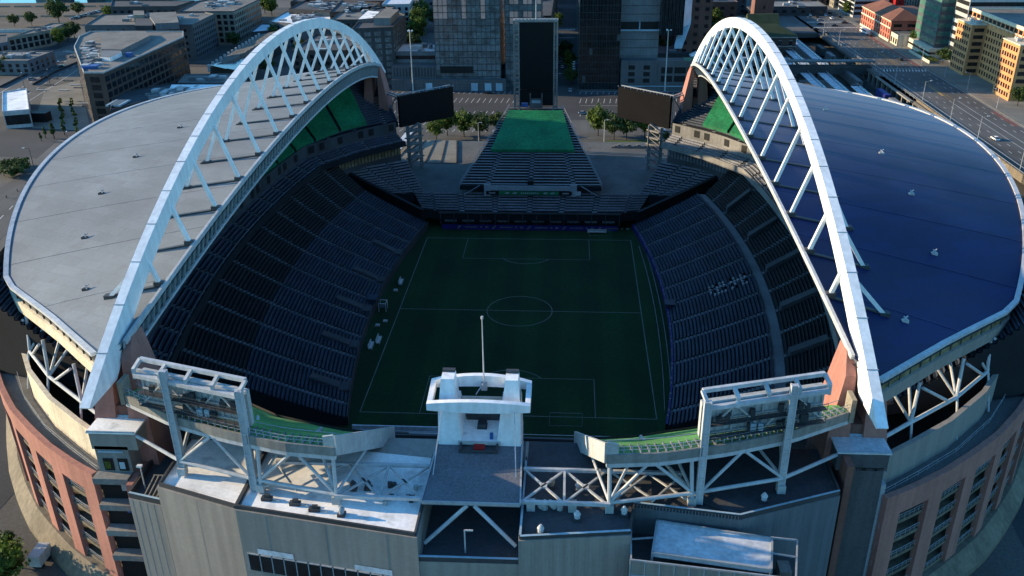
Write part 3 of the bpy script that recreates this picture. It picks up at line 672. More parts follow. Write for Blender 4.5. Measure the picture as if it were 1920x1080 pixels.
for s in (-1,1):
    t=tag(MB().build('placeholder','cream'),'x','y') if False else None
    w_=MB(); P=mir(WP,s); P2=mir(offs(WP,-.8),s)
    w_.grid([[(*p,24.8) for p in P],[(*p,31.2) for p in P],[(*p,31.2) for p in P2],[(*p,24.8) for p in P2]])
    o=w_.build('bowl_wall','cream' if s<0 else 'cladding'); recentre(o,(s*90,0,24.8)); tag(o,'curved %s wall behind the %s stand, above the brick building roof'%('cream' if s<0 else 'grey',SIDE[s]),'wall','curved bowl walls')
    h=MB(); P3=mir(offs(WP,1.6),s)
    for i in range(len(P3)-1):
        a,b=V((*P3[i],0)),V((*P3[i+1],0)); L_=(b-a).length; k=max(1,int(L_/2.2))
        for j in range(k):
            c=a.lerp(b,j/k); h.beam((c.x,c.y,25.5),(c.x,c.y,26.6),.06)
        for z in (26.0,26.6): h.beam((a.x,a.y,z),(b.x,b.y,z),.06)
    o=h.build('guard_rail','steel'); recentre(o,(s*90,0,25.5)); tag(o,'thin guard rail on the concourse roof along the %s bowl wall'%('cream' if s<0 else 'grey'),'railing','concourse guard rails')
    # brick concourse building
    t=thing('concourse_building','long curved brick concourse building on the %s side with tall slatted openings'%LR[s],'building',(s*90,0,0),'brick concourse buildings')
    P=mir(BP,s); Pin=mir(offs(BP,-1.1),s); Pb=mir(offs(BP,-5.5),s); Pw=mir(WP,s)
    rf=MB(); 
    for i in range(40):
        a0,a1=interp([(*p,0) for p in mir(offs(BP,-.6),s)],i/40),interp([(*p,0) for p in mir(offs(BP,-.6),s)],(i+1)/40); b0,b1=interp([(*p,0) for p in mir(offs(WP,-2),s)],i/40),interp([(*p,0) for p in mir(offs(WP,-2),s)],(i+1)/40)
        rf.quad((a0.x,a0.y,25.45),(a1.x,a1.y,25.45),(b1.x,b1.y,25.45),(b0.x,b0.y,25.45))
    rf.build('roof_deck','deck',t)
    NB=27; Q=mir(resamp(BP,NB*3),s); QI=mir(offs(resamp(BP,NB*3),-1.0),s); QB=mir(offs(resamp(BP,NB*3),-4.5),s); QS=mir(offs(resamp(BP,NB*3),-.6),s); n3=NB*3
    def wallpart(i0,i1,za,zb,f0=0.,f1=1.):
        mb=MB()
        for i in range(i0,i1):
            c=[Q[i],Q[i+1],QI[i+1],QI[i]]
            if s<0: c=c[::-1]
            mb.hexa([(*p,za) for p in c],[(*p,zb) for p in c])
        return mb
    wallpart(0,n3,22.3,26.3).build('parapet','brick',t); pl=MB(); o4=mir(offs(resamp(BP,n3),2.6),s); o1=mir(offs(resamp(BP,n3),.35),s)
    pl.grid([[(*p,-.1) for p in o4],[(*p,1.2) for p in o4],[(*p,4.2) for p in o1],[(*p,4.2) for p in QI]]); pl.build('plinth','stone',t)
    for b in range(NB):
        wallpart(3*b,3*b+1,3.4,22.3).build('pier','brick',t)
    bk=MB(); bk.grid([[(*p,3) for p in QB],[(*p,25) for p in QB]]); bk.build('inner_wall','concrete_dark',t)
    for k in range(5):
        z=4.6+3.75*k; a=MB()
        a.grid([[(*p,z-.3) for p in QB],[(*p,z-.3) for p in QS],[(*p,z+.3) for p in QS],[(*p,z+.3) for p in QB]]); a.build('floor_slab','stone',t)
        a=MB()
        for i in range(n3):
            p,q=V((*QS[i],0)),V((*QS[i+1],0)); a.beam((p.x,p.y,z+1.45),(q.x,q.y,z+1.45),.08); a.beam((p.x,p.y,z+.95),(q.x,q.y,z+.95),.05)
            for j in range(3): c=p.lerp(q,j/3); a.beam((c.x,c.y,z+.4),(c.x,c.y,z+1.45),.05)
        a.build('railing','steel',t)
# ------------------------------------------------------------------ south upper stands and scoreboard frames
for s in (-1,1):
    t=thing('south_stand','%s south upper stand with green covering, raised on white trusses'%LR[s],'seating stand',(s*36,-112,30),'south upper stands')
    Fp=resamp([(15.4,-102),(24,-101),(36,-97.5),(47,-91)],16); Bp=resamp([(19,-118.9),(27,-117.9),(37,-115.2),(46,-111.8),(54.5,-106.8)],16)
    Bq=resamp([(19.2,-121.0),(27,-120.2),(37,-117.4),(46,-114),(55.6,-108.6)],16)
    F,B,Q=mir(Fp,s),mir(Bp,s),mir(Bq,s)
    g=MB(); rows=[]
    for k in range(15):
        v=k/14; rows.append([(*(V((*F[i],0)).lerp(V((*B[i],0)),v)).to_tuple()[:2],28.6+(39.7-28.6)*v+.10*random.random()+.10*(k%2)) for i in range(17)])
    g.grid(rows); g.build('green_cover','green_deck',t)
    bs=MB(); bs.grid([[(*p,27.4) for p in F],[(*p,38.4) for p in B]]); bs.grid([[(*p,27.4) for p in F],[(*p,29.2) for p in F]]); bs.build('raker_slab','concrete_dark',t)
    w=MB(); w.grid([[(*p,39.75) for p in B],[(*p,39.75) for p in Q]]); w.build('walkway','green_deck',t)
    rb=MB(); Q2=mir(offs(Bq,.35),s)
    rb.grid([[(*p,40.0) for p in Q],[(*p,40.0) for p in Q2],[(*p,38.5) for p in Q2],[(*p,38.5) for p in B]]); rb.build('rear_beam','concrete',t)
    bb=MB(); bb.path([(*p,38.15) for p in Q],.6,.7); bb.build('edge_girder','white',t)
    rl=MB(); pk=MB()
    for i in range(16):
        a,b=V((*Q[i],0)),V((*Q[i+1],0))
        for z in (40.55,41.1): rl.beam((a.x,a.y,z),(b.x,b.y,z),.07)
        for k in (0,.5):
            c=a.lerp(b,k); rl.beam((c.x,c.y,39.8),(c.x,c.y,41.15),.09)
            pk.beam((c.x,c.y,39.9),(B[i][0]*(1-k)+B[i+1][0]*k,B[i][1]*(1-k)+B[i+1][1]*k,39.9),.14,.3)
        a,b=V((*B[i],0)),V((*B[i+1],0)); rl.beam((a.x,a.y,40.7),(b.x,b.y,40.7),.08)
    rl.build('railing','steel',t); pk.build('deck_ribs','seat_grey',t)
    ep=MB(); A0,A1=V((s*19.25,-121.2,0)),V((s*15.2,-101.6,0)); n=V((-s*.35,-.08,0))
    ep.hexa([A0+V((0,0,38.6)),A1+V((0,0,26.6)),A1+n+V((0,0,26.6)),A0+n+V((0,0,38.6))],[A0+V((0,0,42)),A1+V((0,0,30.2)),A1+n+V((0,0,30.2)),A0+n+V((0,0,42))])
    ep.hexa([A0+V((0,0,38.6)),A0+V((s*1.6,.2,38.6)),A0+V((s*1.6,.5,38.6)),A0+V((0,.4,38.6))],[A0+V((0,0,42)),A0+V((s*1.6,.2,41.6)),A0+V((s*1.6,.5,41.6)),A0+V((0,.4,42))])
    ep.build('end_panel','offwhite',t)
    oe=MB(); c=Q[-1]; oe.box(min(c[0],c[0]+s*.7),max(c[0],c[0]+s*.7),c[1]-.6,c[1]+2.2,38.2,42.2); oe.build('end_post','tan_bld',t)
    sp=MB(); e=V((s*16.6,-104.5,0)); sp.box(e.x-.9,e.x+.9,e.y-2.6,e.y-2.3,23.5,27); sp.build('speaker','steel_dark',t); 
    sp2=MB(); sp2.box(e.x-s*1.5-.6,e.x-s*1.5+.6,-106.4,-106.1,25,27.5); sp2.build('panel_light','offwhite',t)
    # trusses
    f1,f2,f3,f4=V((s*31.9,-118.7,30.9)),V((s*19.9,-120.9,30.5)),V((s*45.3,-115.3,31.4)),V((s*54.5,-110.2,32.3))
    tt=MB(); 
    for a,b in ((f1,f2),(f1,f3),(f3,f4)): tt.tube(a+V((0,0,.9)),b+V((0,0,.9)),.3)
    tt.build('bottom_chord','white',t)
    def leg(a,b,r=.24,m='white'): 
        q=MB(); q.tube(a,b,r); q.build('truss_leg',m,t)
    leg(f2,V((s*19.7,-120.8,38.2)),.29); leg(f2+V((0,0,1)),V((s*16.8,-108,32.5))); leg(f2+V((0,0,1)),V((s*23.8,-114.5,36))); leg(f2+V((0,0,1)),V((s*25.2,-120.2,38)))
    leg(f1,V((s*31.3,-119,38.2)),.29); leg(f1+V((0,0,1)),V((s*26,-120.2,38))); leg(f1+V((0,0,1)),V((s*29,-110,35))); leg(f1+V((0,0,1)),V((s*25,-108,34)),.3,'offwhite')
    leg(f1+V((s*1,0,1)),V((s*38.6,-117,38))); leg(f3+V((0,0,1)),V((s*39.2,-116.8,38))); leg(f3+V((0,0,1)),V((s*41,-106,34.5))); leg(f3+V((0,0,1)),V((s*47,-104,35)),.3,'offwhite')
    leg(f1+V((s*.8,0,1)),V((s*36,-106,34.5)),.3,'offwhite')
    ft=MB()
    for f in (f1,f2,f3): ft.box(f.x-.6,f.x+.6,f.y-.6,f.y+.6,29.9,31.2)
    ft.build('bearing_foot','offwhite',t)
    # scoreboard frame seen from behind
    t=thing('scoreboard','%s scoreboard seen from behind, a white frame above the %s south stand'%(LR[s],LR[s]),'scoreboard',(s*40,-116,30),'south scoreboard frames')
    pa,pb=V((s*32.9,-118.6,30)),V((s*45.3,-115,30.8))
    for p in (pa,pb):
        b=MB()
        b.beam(p,p+V((0,0,17.4)),.75,.7)
        for o in (-.45,.45): b.beam(p+V((s*o,0,0)),p+V((s*o,0,17.4)),.14,1.0)
        for k in range(9): b.beam(p+V((-.5,-.42,.8+1.9*k)),p+V((.5,-.42,.8+1.9*k)),.12,.16)
        b.build('post','white',t)
    c0,c1=V((s*32.3,-116.9,0)),V((s*50.2,-111.6,0)); dd=(c1-c0).normalized(); nb=V((dd.y*s,-dd.x*s,0)); nb=nb if nb.y<0 else -nb
    top=MB(); top.beam(c0+V((0,0,48.1)),c1+V((0,0,48.1)),.55,.6)
    for k in range(5):
        a=c0.lerp(c1,k/4); top.beam(a+V((0,0,48.1)),a+nb*1.7+V((0,0,47.2)),.5,.5); top.beam(a+nb*1.7+V((0,0,47.4)),a+nb*1.7+V((0,0,45.7)),.45)
    top.beam(c0+nb*1.7+V((0,0,46.3)),c1+nb*1.7+V((0,0,46.3)),.8,.6); top.beam(c0-dd*.4+nb*.9+V((0,0,46.6)),c1+dd*.4+nb*.9+V((0,0,46.6)),.35,.5); top.build('top_frame','white',t)
    pn=MB(); q0,q1=c0+nb*.3,c1+nb*.3
    pn.hexa([q0+V((0,0,40.6)),q1+V((0,0,40.6)),q1-nb*.7+V((0,0,40.6)),q0-nb*.7+V((0,0,40.6))],[q0+V((0,0,46.4)),q1+V((0,0,46.4)),q1-nb*.7+V((0,0,46.4)),q0-nb*.7+V((0,0,46.4))]); pn.build('screen_back','offwhite',t)
    br=MB()
    for k in range(17):
        a=c0.lerp(c1,k/16)+nb*.45; br.beam(a+V((0,0,40.6)),a+V((0,0,46.3)),.1 if k%4 else .3)
    for z in (41.2,43.4): br.beam(c0+nb*.6+V((0,0,z)),c1+nb*.6+V((0,0,z)),.3)
    for k in range(4):
        a,b=c0.lerp(c1,k/4)+nb*1,c0.lerp(c1,(k+1)/4)+nb*1
        if k%2: a,b=b,a
        br.beam(a+V((0,0,41)),b+V((0,0,45.8)),.24)
    br.build('rear_bracing','offwhite',t)
    cw=MB()
    for z in (41.0,43.2):
        cw.hexa([c0+nb*1+V((0,0,z)),c1+nb*1+V((0,0,z)),c1+nb*2.0+V((0,0,z)),c0+nb*2.0+V((0,0,z))],[c0+nb*1+V((0,0,z+.1)),c1+nb*1+V((0,0,z+.1)),c1+nb*2.0+V((0,0,z+.1)),c0+nb*2.0+V((0,0,z+.1))])
        for k in range(13): a=c0.lerp(c1,k/12)+nb*2; cw.beam(a+V((0,0,z)),a+V((0,0,z+1.1)),.06)
        for h in (.6,1.1): cw.beam(c0+nb*2+V((0,0,z+h)),c1+nb*2+V((0,0,z+h)),.06)
    for k in range(14): a=c0.lerp(c1,.04+.9*random.random())+nb*.9; z=random.choice((41.1,43.3)); cw.box(a.x-.35,a.x+.35,a.y-.3,a.y+.3,z,z+.5+.9*random.random())
    cw.build('catwalk','steel_dark',t)
    bxs=MB(); a=c0.lerp(c1,.42)+nb*1.3; bxs.box(a.x-.6,a.x+.2,a.y-.3,a.y+.3,41.2,42.3); bxs.box(a.x+.5,a.x+1.2,a.y-.3,a.y+.3,41.2,42.3); bxs.build('switch_boxes','glass_pale',t)
    # flat cross-braced truss lying over the roof
    t=thing('floor_truss','flat cross-braced white truss low over the %s annex roof beside the tower'%LR[s],'truss',(s*13,-117,31),'flat roof trusses')
    q=MB(); y0,y1=-121.3,-113.6; xs=(7.3,13.4,19.6)
    for y in (y0,y1): q.beam((s*7.2,y,31.4),(s*(20 if y==y0 else 31),y,31.4),.5,.5)
    q.build('chords','white',t)
    q=MB()
    for a,b in zip(xs,xs[1:]):
        q.beam((s*a,y0,31.35),(s*b,y1,31.35),.3); q.beam((s*a,y1,31.3),(s*b,y0,31.3),.3)
        q.box(s*(a+b)/2-.5,s*(a+b)/2+.5,(y0+y1)/2-.5,(y0+y1)/2+.5,31.2,31.5)
    for x in xs[1:2]: q.beam((s*x,y0,31.4),(s*x,y1,31.4),.35)
    for a,b in ((20.5,26),(26,31)):
        q.beam((s*a,y0+1.2,31.2),(s*b,y1,31.2),.25); q.beam((s*a,y1,31.15),(s*b,y0+2,31.15),.25)
    q.build('diagonals','offwhite',t)
# ------------------------------------------------------------------ central tower, slab, flagpole
t=thing('control_tower','blue-white control tower with an open ring beam above the sloping grey slab','tower',(0,-108,24))
a=MB(); a.hexa([(-7.1,-122.1,31.0),(7.1,-122.1,31.0),(6.6,-108.2,31.0),(-6.6,-108.2,31.0)],[(-7.1,-122.1,31.7),(7.1,-122.1,31.7),(6.6,-108.2,31.9),(-6.6,-108.2,31.9)]); a.build('roof_slab','slab',t)
a=MB(); a.path([(-7.1,-122.15,31.5),(7.1,-122.15,31.5)],.25,.5); a.path([(-7.15,-122.1,31.6),(-6.65,-108.2,31.8)],.25,.5); a.path([(7.15,-122.1,31.6),(6.65,-108.2,31.8)],.25,.5); a.build('slab_edge','steel',t)
for s in (-1,1):
    a=MB(); xs_=sorted
    def Q4(xa,xb,ya,yb,z): 
        P_=[(s*xa,ya,z),(s*xb,ya,z),(s*xb,yb,z),(s*xa,yb,z)]; return P_ if s>0 else P_[::-1]
    a.hexa(Q4(2.7,6.5,-108.6,-101.5,26),Q4(2.7,6.5,-108.6,-101.5,31.8)); a.hexa(Q4(2.7,6.5,-108.6,-102,31.8),Q4(3.4,6.4,-107.6,-102.4,38)); a.build('side_wall','arch',t)
    a=MB(); a.hexa(Q4(3.6,6.4,-107.0,-102.9,38),Q4(4.0,6.0,-105.8,-103,42.2)); a.build('upper_wall','arch',t)
    a=MB(); a.box(min(s*4,s*6),max(s*4,s*6),-103.7,-103,42,42.6); a.box(min(s*4,s*6),max(s*4,s*6),-105.8,-105.2,41.6,42.1); a.build('vent_hood','steel_dark',t)
    a=MB(); a.beam((s*5.6,-109.2,38.6),(s*6.2,-116.5,32),.14); a.build('stay_cable','white',t)
    a=MB(); a.tube((s*.5,-122,31),(s*6.6,-124.5,26),.3); a.build('slab_brace','white',t)
rg=MB()
def bow(y,s0): 
    pts=[(-8+16*i/12, y+s0*(.9-.9*((i-6)/6)**2),0) for i in range(13)]; return pts
fb=bow(-108.4,-.9); P0=[(x,y,38.2) for x,y,_ in fb]
rg.hexa([],[]) if False else None
for (pts,z0,z1) in ((bow(-108.3,-.6),38.3,39.5),(bow(-102.9,.8),39.0,40.2)):
    for p,q in zip(pts,pts[1:]):
        h0=.8*(1-(p[0]/8)**2); h1=.8*(1-(q[0]/8)**2)
        rg.hexa([(p[0],p[1]-.45,z0),(q[0],q[1]-.45,z0),(q[0],q[1]+.45,z0),(p[0],p[1]+.45,z0)],[(p[0],p[1]-.45,z1+h0),(q[0],q[1]-.45,z1+h1),(q[0],q[1]+.45,z1+h1),(p[0],p[1]+.45,z1+h0)])
for s in (-1,1): rg.hexa([(s*7.6-.4,-107.9,38.3),(s*7.6+.4,-107.9,38.3),(s*7.6+.4,-103.3,38.7),(s*7.6-.4,-103.3,38.7)],[(s*7.6-.4,-107.9,39.5),(s*7.6+.4,-107.9,39.5),(s*7.6+.4,-103.3,40.2),(s*7.6-.4,-103.3,40.2)])
rg.build('ring_beam','arch',t)
a=MB(); a.box(-2.9,2.9,-108.5,-102.5,26,32.6); a.build('cabin_floor','roof_white',t)
a=MB(); a.box(-3.3,3.3,-108.9,-108.6,32.2,32.7); a.build('cabin_beam','offwhite',t); a=MB(); a.box(-3.3,3.3,-103.4,-103.1,37,37.5); a.build('cabin_beam','offwhite',t)
a=MB(); a.box(-2.7,2.7,-102.6,-102.3,32.6,37); a.build('cabin_rear','concrete_dark',t)
a=MB(); a.box(-2.8,2.8,-110.4,-108.6,31.95,32.05); a.box(-3,-2.7,-110.6,-108.6,31.9,32.6); a.box(2.7,3,-110.6,-108.6,31.9,32.6); a.box(-3,3,-110.7,-110.4,31.9,32.3); a.build('hatch','steel_dark',t)
a=MB(); a.box(-.8,.9,-110.2,-108.9,32.1,32.4); a.build('red_cover','red',t)
a=MB(); 
for k in range(4): a.box(-.6+.0,.8,-105.2+.45*k,-105+.45*k,32.7,33.5)
a.box(-.7,.9,-105.3,-103.6,32.65,32.75); a.build('equipment_rack','steel_dark',t)
a=MB(); a.box(1.6,2.1,-107.9,-107.3,32.6,33.5); a.build('blue_bin','tarp_blue',t)
for x in (-2.9,2.9): pass
o=MB(); o.tube((.4,-102.9,39.8),(.4,-102.9,51.4),.12,.07,10); 
t=thing('flagpole','bare white flagpole rising from the control tower ring','flagpole',(.4,-102.9,38)); o.build('pole','white',t)
o=MB(); o.tube((.4,-102.9,51.3),(.4,-102.9,51.75),.2,.2,8); o.build('finial','white',t)
o=MB(); o.box(-.1,.9,-103.2,-102.6,38.6,39.9); o.beam((-.7,-105,39),(.4,-103,40),.12); o.build('mount','steel',t)
# ------------------------------------------------------------------ annex building in front
t=thing('stadium_annex','long ribbed grey annex building with white and dark roofs in the foreground','building',(0,-118,0))
PW=[(-48.2,-118.4),(-34.5,-122.95),(-7.0,-127.6)]; PE=[(7.15,-127.5),(22.8,-125.6)]; PE2=[(23.3,-119.6),(38.4,-121.6),(54,-115.5)]
m_=MB()
m_.prism([(-48.2,-118.4),(-34.5,-122.95),(-34.5,-104),(-48.2,-104)],0,29.6)
m_.prism([(-34.5,-122.95),(-7,-127.6),(-7,-104),(-34.5,-104)],0,29.6)
m_.prism([(-7,-127.4),(7.15,-127.3),(7.15,-104),(-7,-104)],0,25.2)
m_.prism([(7.15,-127.5),(22.8,-125.6),(22.8,-104),(7.15,-104)],0,29.6)
m2=MB(); m2.prism([(22.8,-119.5),(38.4,-121.6),(54,-115.5),(54,-104),(22.8,-104)],0,29.6); m2.build('wall','cladding_cool',t)
m_.prism([(-54.6,-116),(-48.2,-117.6),(-48.2,-104),(-54.6,-104)],0,25.4)
m_.build('wall','cladding',t)
def ribs(mb,a,b,z0,z1,sp=1.2,w=.07,d=.02):
    a,b=V((*a,0)),V((*b,0)); L_=(b-a).length; dd=(b-a)/L_; n=V((dd.y,-dd.x,0)); k=int(L_/sp)
    for i in range(k):
        c=a+dd*(i+.5)*L_/k; q=[c-dd*w/2,c-dd*w/2+n*d,c+dd*w/2+n*d,c+dd*w/2]
        mb.hexa([(p.x,p.y,z0) for p in q][::1],[(p.x,p.y,z1) for p in q])
rb=MB()
for a,b in zip(PW,PW[1:]): ribs(rb,a,b,0,29.4,9,.12,.012)
ribs(rb,*PE,0,29.4,.5,.08,.03); ribs(rb,(-7,-127.4),(7.15,-127.3),0,25.1); rc=MB(); ribs(rc,PE2[1],PE2[2],0,29.4); ribs(rc,PE2[0],PE2[1],25,30.2,.45,.14,.08); rc.build('wall_ribs','cladding_cool',t)
ribs(rb,(-54.6,-116),(-48.2,-117.6),0,25.2)
rb.build('wall_ribs','cladding',t)
pp=MB()
def para(pts,z0,z1,w=.3): 
    for a,b in zip(pts,pts[1:]): pp.beam((*a,(z0+z1)/2),(*b,(z0+z1)/2),w,z1-z0)
para([(-47.9,-106),(-47.9,-118.0),(-34.3,-122.55),(-7.3,-127.2),(-7.3,-109)],29.4,30.25)
para([(7.4,-109),(7.4,-127.1),(22.6,-125.25),(23.5,-119.9)],29.4,30.3); para([(23.5,-119.4),(38.4,-121.4),(53.8,-115.3),(53.8,-106)],29.5,30.5)
para([(-7,-127.2),(7.1,-127.1)],25.2,26.1); para([(-54.4,-106),(-54.4,-115.8),(-48.3,-117.3)],25.3,26.4)
pp.build('parapet','steel_dark',t)
tr=MB(); tr.beam((7.4,-127.2,30.3),(22.7,-125.3,30.3),.35,.06); tr.beam((-7,-127.3,26.15),(7.1,-127.2,26.15),.35,.06); tr.beam((7.4,-127,30.3),(7.4,-110,30.3),.3,.06); tr.beam((23.5,-119.5,30.55),(38.4,-121.5,30.55),.3,.06); tr.beam((38.4,-121.5,30.55),(53.8,-115.4,30.55),.3,.06); tr.beam((-54.4,-115.8,26.45),(-48.3,-117.3,26.45),.35,.06); tr.build('parapet_cap','glass_pale',t)
r1=MB(); r1.quad(*[(x,y,29.66) for x,y in [(-47.7,-117.8),(-34.9,-122.1),(-34.9,-106),(-47.7,-106)]]); r1.build('roof_white','roof_white',t); r1=MB(); r1.quad(*[(x,y,29.66) for x,y in [(-34,-122.2),(-7.6,-126.9),(-7.6,-109.2),(-34,-106)]]); r1.build('roof_white','roof_white',t)
r2_=MB(); r2_.quad(*[(x,y,29.66) for x,y in [(7.6,-126.8),(22.4,-125),(23.3,-119.2),(38.4,-121.2),(53.5,-115.2),(53.5,-104.1),(7.6,-104.1)]]); r2_.build('roof_dark','roof_grey',t); r2_=MB(); r2_.quad(*[(x,y,25.24) for x,y in [(-6.8,-127),(7,-127),(7,-104),(-6.8,-104)]]); r2_.build('recess_floor','roof_grey',t); r2_=MB(); r2_.quad(*[(x,y,25.44) for x,y in [(-54.2,-115.5),(-48.3,-117),(-48.3,-104),(-54.2,-104)]]); r2_.build('roof_dark','roof_grey',t)
ex=MB(); ex.beam((-34.5,-122.7,29.9),(-34.5,-106,29.9),.5,.5); ex.beam((38.4,-121.3,29.8),(31.5,-117,29.8),.4,.35); ex.build('expansion_joint','steel_dark',t)
# ribbon window on the near wall
a,b=V((-34.5,-122.95,0)),V((-7,-127.6,0)); dd=(b-a).normalized(); nn=V((dd.y,-dd.x,0))
for k in range(13):
    x0=a+dd*(1.0+1.95*k)+nn*.12; x1=x0+dd*1.7
    w_=MB(); w_.hexa([(*x0.to_tuple()[:2],18.6),(*(x0+nn*.06).to_tuple()[:2],18.6),(*(x1+nn*.06).to_tuple()[:2],18.6),(*x1.to_tuple()[:2],18.6)],[(*x0.to_tuple()[:2],21.7),(*(x0+nn*.06).to_tuple()[:2],21.7),(*(x1+nn*.06).to_tuple()[:2],21.7),(*x1.to_tuple()[:2],21.7)]); wo=w_.build('window','glass',t)
    f=MB()
    for p in (x0-dd*.12,x1+dd*.12): f.beam((p.x,p.y,18.5),(p.x,p.y,21.8),.12,.25)
    f.beam((x0.x,x0.y,21.75),(x1.x,x1.y,21.75),.25,.12); f.build('frame','steel',wo)
sp=MB()
for u0,u1 in ((2.6,8.4),(18,23.8)):
    p,q=a+dd*u0+nn*.16,a+dd*u1+nn*.16; sp.quad((p.x,p.y,22.0),(q.x,q.y,22.0),(q.x,q.y,23.0),(p.x,p.y,23.0))
p,q=V((9,-127.3,0)),V((16,-126.4,0)); 
sp.build('blank_sign','roof_blue',t)
# recess fittings
fx=MB(); fx.box(-.7,-.5,-125.4,-125.2,25.2,29.3); fx.box(-.6,.6,-125.3,-125.1,29.1,29.3); fx.build('recess_post','offwhite',t)
fx=MB(); fx.box(-1.6,3.2,-114,-110,25.2,29); fx.build('recess_hut','tan_bld',t)
fx=MB(); fx.box(-.9,.4,-114.1,-114,25.3,27.8); fx.build('hut_door','black',t)
# terrace block on the right
t=thing('roof_terrace','lower rooftop terrace with a pale blue canopy and mesh railing, right foreground','terrace',(34,-124,20))
P=[(22.7,-121.3),(38.6,-121.9),(46.5,-122.2),(44.6,-131),(22.2,-129)]
P=[(22.6,-128.6),(44.4,-131.2),(46.3,-123.4),(38.5,-121.9),(23.2,-119.8)]
a=MB(); a.prism(P,0,25); a.build('floor','concrete_dark',t)
Cn=[(25.7,-127.2),(41.4,-129.7),(42.7,-123.6),(26.9,-120.6)]
a=MB(); a.prism(Cn,27.4,28.0); a.build('canopy','roof_blue',t)
a=MB()
for i in range(4): p,q=Cn[i],Cn[(i+1)%4]; a.beam((*p,28.1),(*q,28.1),.3,.35); a.beam((*p,25),(*p,28),.3)
a.beam((22.9,-124.5,28),(26.3,-124,28),.2); a.beam((42.2,-126.4,28),(45.2,-127,28),.2); a.beam((23.2,-120.4,28),(22.7,-128.5,28),.22); a.beam((46.2,-123.6,28),(44.4,-131,28),.22); a.beam((42.6,-123.2,28),(46.2,-123.6,28),.22)
a.build('frame','steel',t)
a=MB()
for k in range(12):
    p=V((22.6,-128.6,0)).lerp(V((44.4,-131.2,0)),k/11); a.beam((p.x,p.y,25),(p.x,p.y,28),.16)
for z in (25.3,28): a.beam((22.6,-128.6,z),(44.4,-131.2,z),.18)
a.build('rail_posts','steel',t)
a=MB(); a.hexa([(22.6,-128.5,25),(44.4,-131.1,25),(44.4,-131.0,25),(22.6,-128.4,25)],[(22.6,-128.5,27.7),(44.4,-131.1,27.7),(44.4,-131.0,27.7),(22.6,-128.4,27.7)]); 
ribs(a,(22.6,-128.5),(44.4,-131.1),25,27.7,.4,.1,.06); a.build('mesh_panel','cladding',t)
a=MB(); a.box(43,44.6,-128.5,-126.2,25,26.6); a.build('equipment_box','roof_tan',t)
# ------------------------------------------------------------------ elevator towers and stair bays at both ends
for s in (-1,1):
    t=thing('elevator_tower','%s elevator tower with an overhanging %s flat top'%('ribbed grey' if s>0 else 'grey-brown',' pale' if s<0 else 'blue-grey'),'tower',(s*58,-112,0),'elevator towers')
    def Qx(xa,xb,ya,yb): 
        return [(min(s*xa,s*xb),ya),(max(s*xa,s*xb),ya),(max(s*xa,s*xb),yb),(min(s*xa,s*xb),yb)]
    a=MB(); a.prism(Qx(56.1,61.6,-110.6,-106),0,31.2); 
    if s>0: ribs(a,(56.1,-110.6),(61.6,-110.6),0,31,.35,.1,.05)
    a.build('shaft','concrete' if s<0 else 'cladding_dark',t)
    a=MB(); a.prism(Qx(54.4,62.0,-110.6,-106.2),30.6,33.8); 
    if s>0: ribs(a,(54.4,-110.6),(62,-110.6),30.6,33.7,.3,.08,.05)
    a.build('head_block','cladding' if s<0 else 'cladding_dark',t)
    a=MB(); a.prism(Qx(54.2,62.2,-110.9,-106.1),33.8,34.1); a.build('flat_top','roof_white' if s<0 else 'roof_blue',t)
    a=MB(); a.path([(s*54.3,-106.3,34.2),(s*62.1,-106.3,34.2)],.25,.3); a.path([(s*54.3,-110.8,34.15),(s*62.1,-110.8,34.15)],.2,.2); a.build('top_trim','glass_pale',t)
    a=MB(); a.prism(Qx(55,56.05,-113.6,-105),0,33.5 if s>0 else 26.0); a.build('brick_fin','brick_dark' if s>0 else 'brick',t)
    if s>0:
        a=MB(); a.prism(Qx(61.7,62.4,-110.5,-108.5),0,28); a.build('corner_pipe','steel',t)
    else:
        for x in (-60.0,-57.6,-55.9)[:2]:
            a=MB(); a.box(x-.6,x+1.0,-110.75,-110.62,26.6,28.9); po=a.build('poster','black',t)
            m2=MB(); m2.box(x-.4,x+.5,-110.8,-110.76,27.0,28.3); m2.build('poster_art','leaf_c' if x<-59 else 'glass_pale',po)
        for k,z in enumerate((26.3,21,15.7,10.4)):
            a=MB(); a.box(-62,-56.2,-112.6,-110.6,z-1.1,z); a.build('landing','concrete',t)
        a=MB(); a.box(-61.9,-56.3,-110.8,-110.62,2,25); a.build('dark_recess','black',t)
        for z,m in ((23,'seat_pale'),(18.5,'tarp_blue'),(8,'car_silver')):
            a=MB(); a.box(-58.5,-57.2,-110.95,-110.82,z-.3,z+1.4); a.build('poster',m,t)
        a=MB(); a.box(-61,-57,-110.8,-110.6,30.1,30.35); a.build('strip_light','glass_pale',t)
# gate rack + lamp on the left step roof
o=MB()
for k in range(6): o.beam((-52.2+.7*k,-116.3,25.5),(-51.6+.7*k,-112.5,27.2),.16)
o.beam((-52.3,-116.4,25.6),(-48.6,-117,25.6),.15); o.beam((-51.8,-112.4,27.2),(-48.2,-112.4,27.2),.15); o.beam((-50,-112.4,25.4),(-50,-112.4,27.2),.15)
o=o.build('sloping_rack','tan_bld'); recentre(o,(-50,-115,25.4)); tag(o,'small sloping slatted rack on the lower roof left of the white roofs','rack')
t=thing('wall_lamp','slim lamp post on the lower roof by the left elevator tower','lamp',(-53,-113.5,25.4)); o=MB(); o.tube((-53,-113.5,25.4),(-53,-113.5,29.6),.1); o.build('post','offwhite',t); o=MB(); o.box(-53.5,-52.7,-113.8,-113.2,29.6,29.9); o.build('lamp_head','lamp',t)
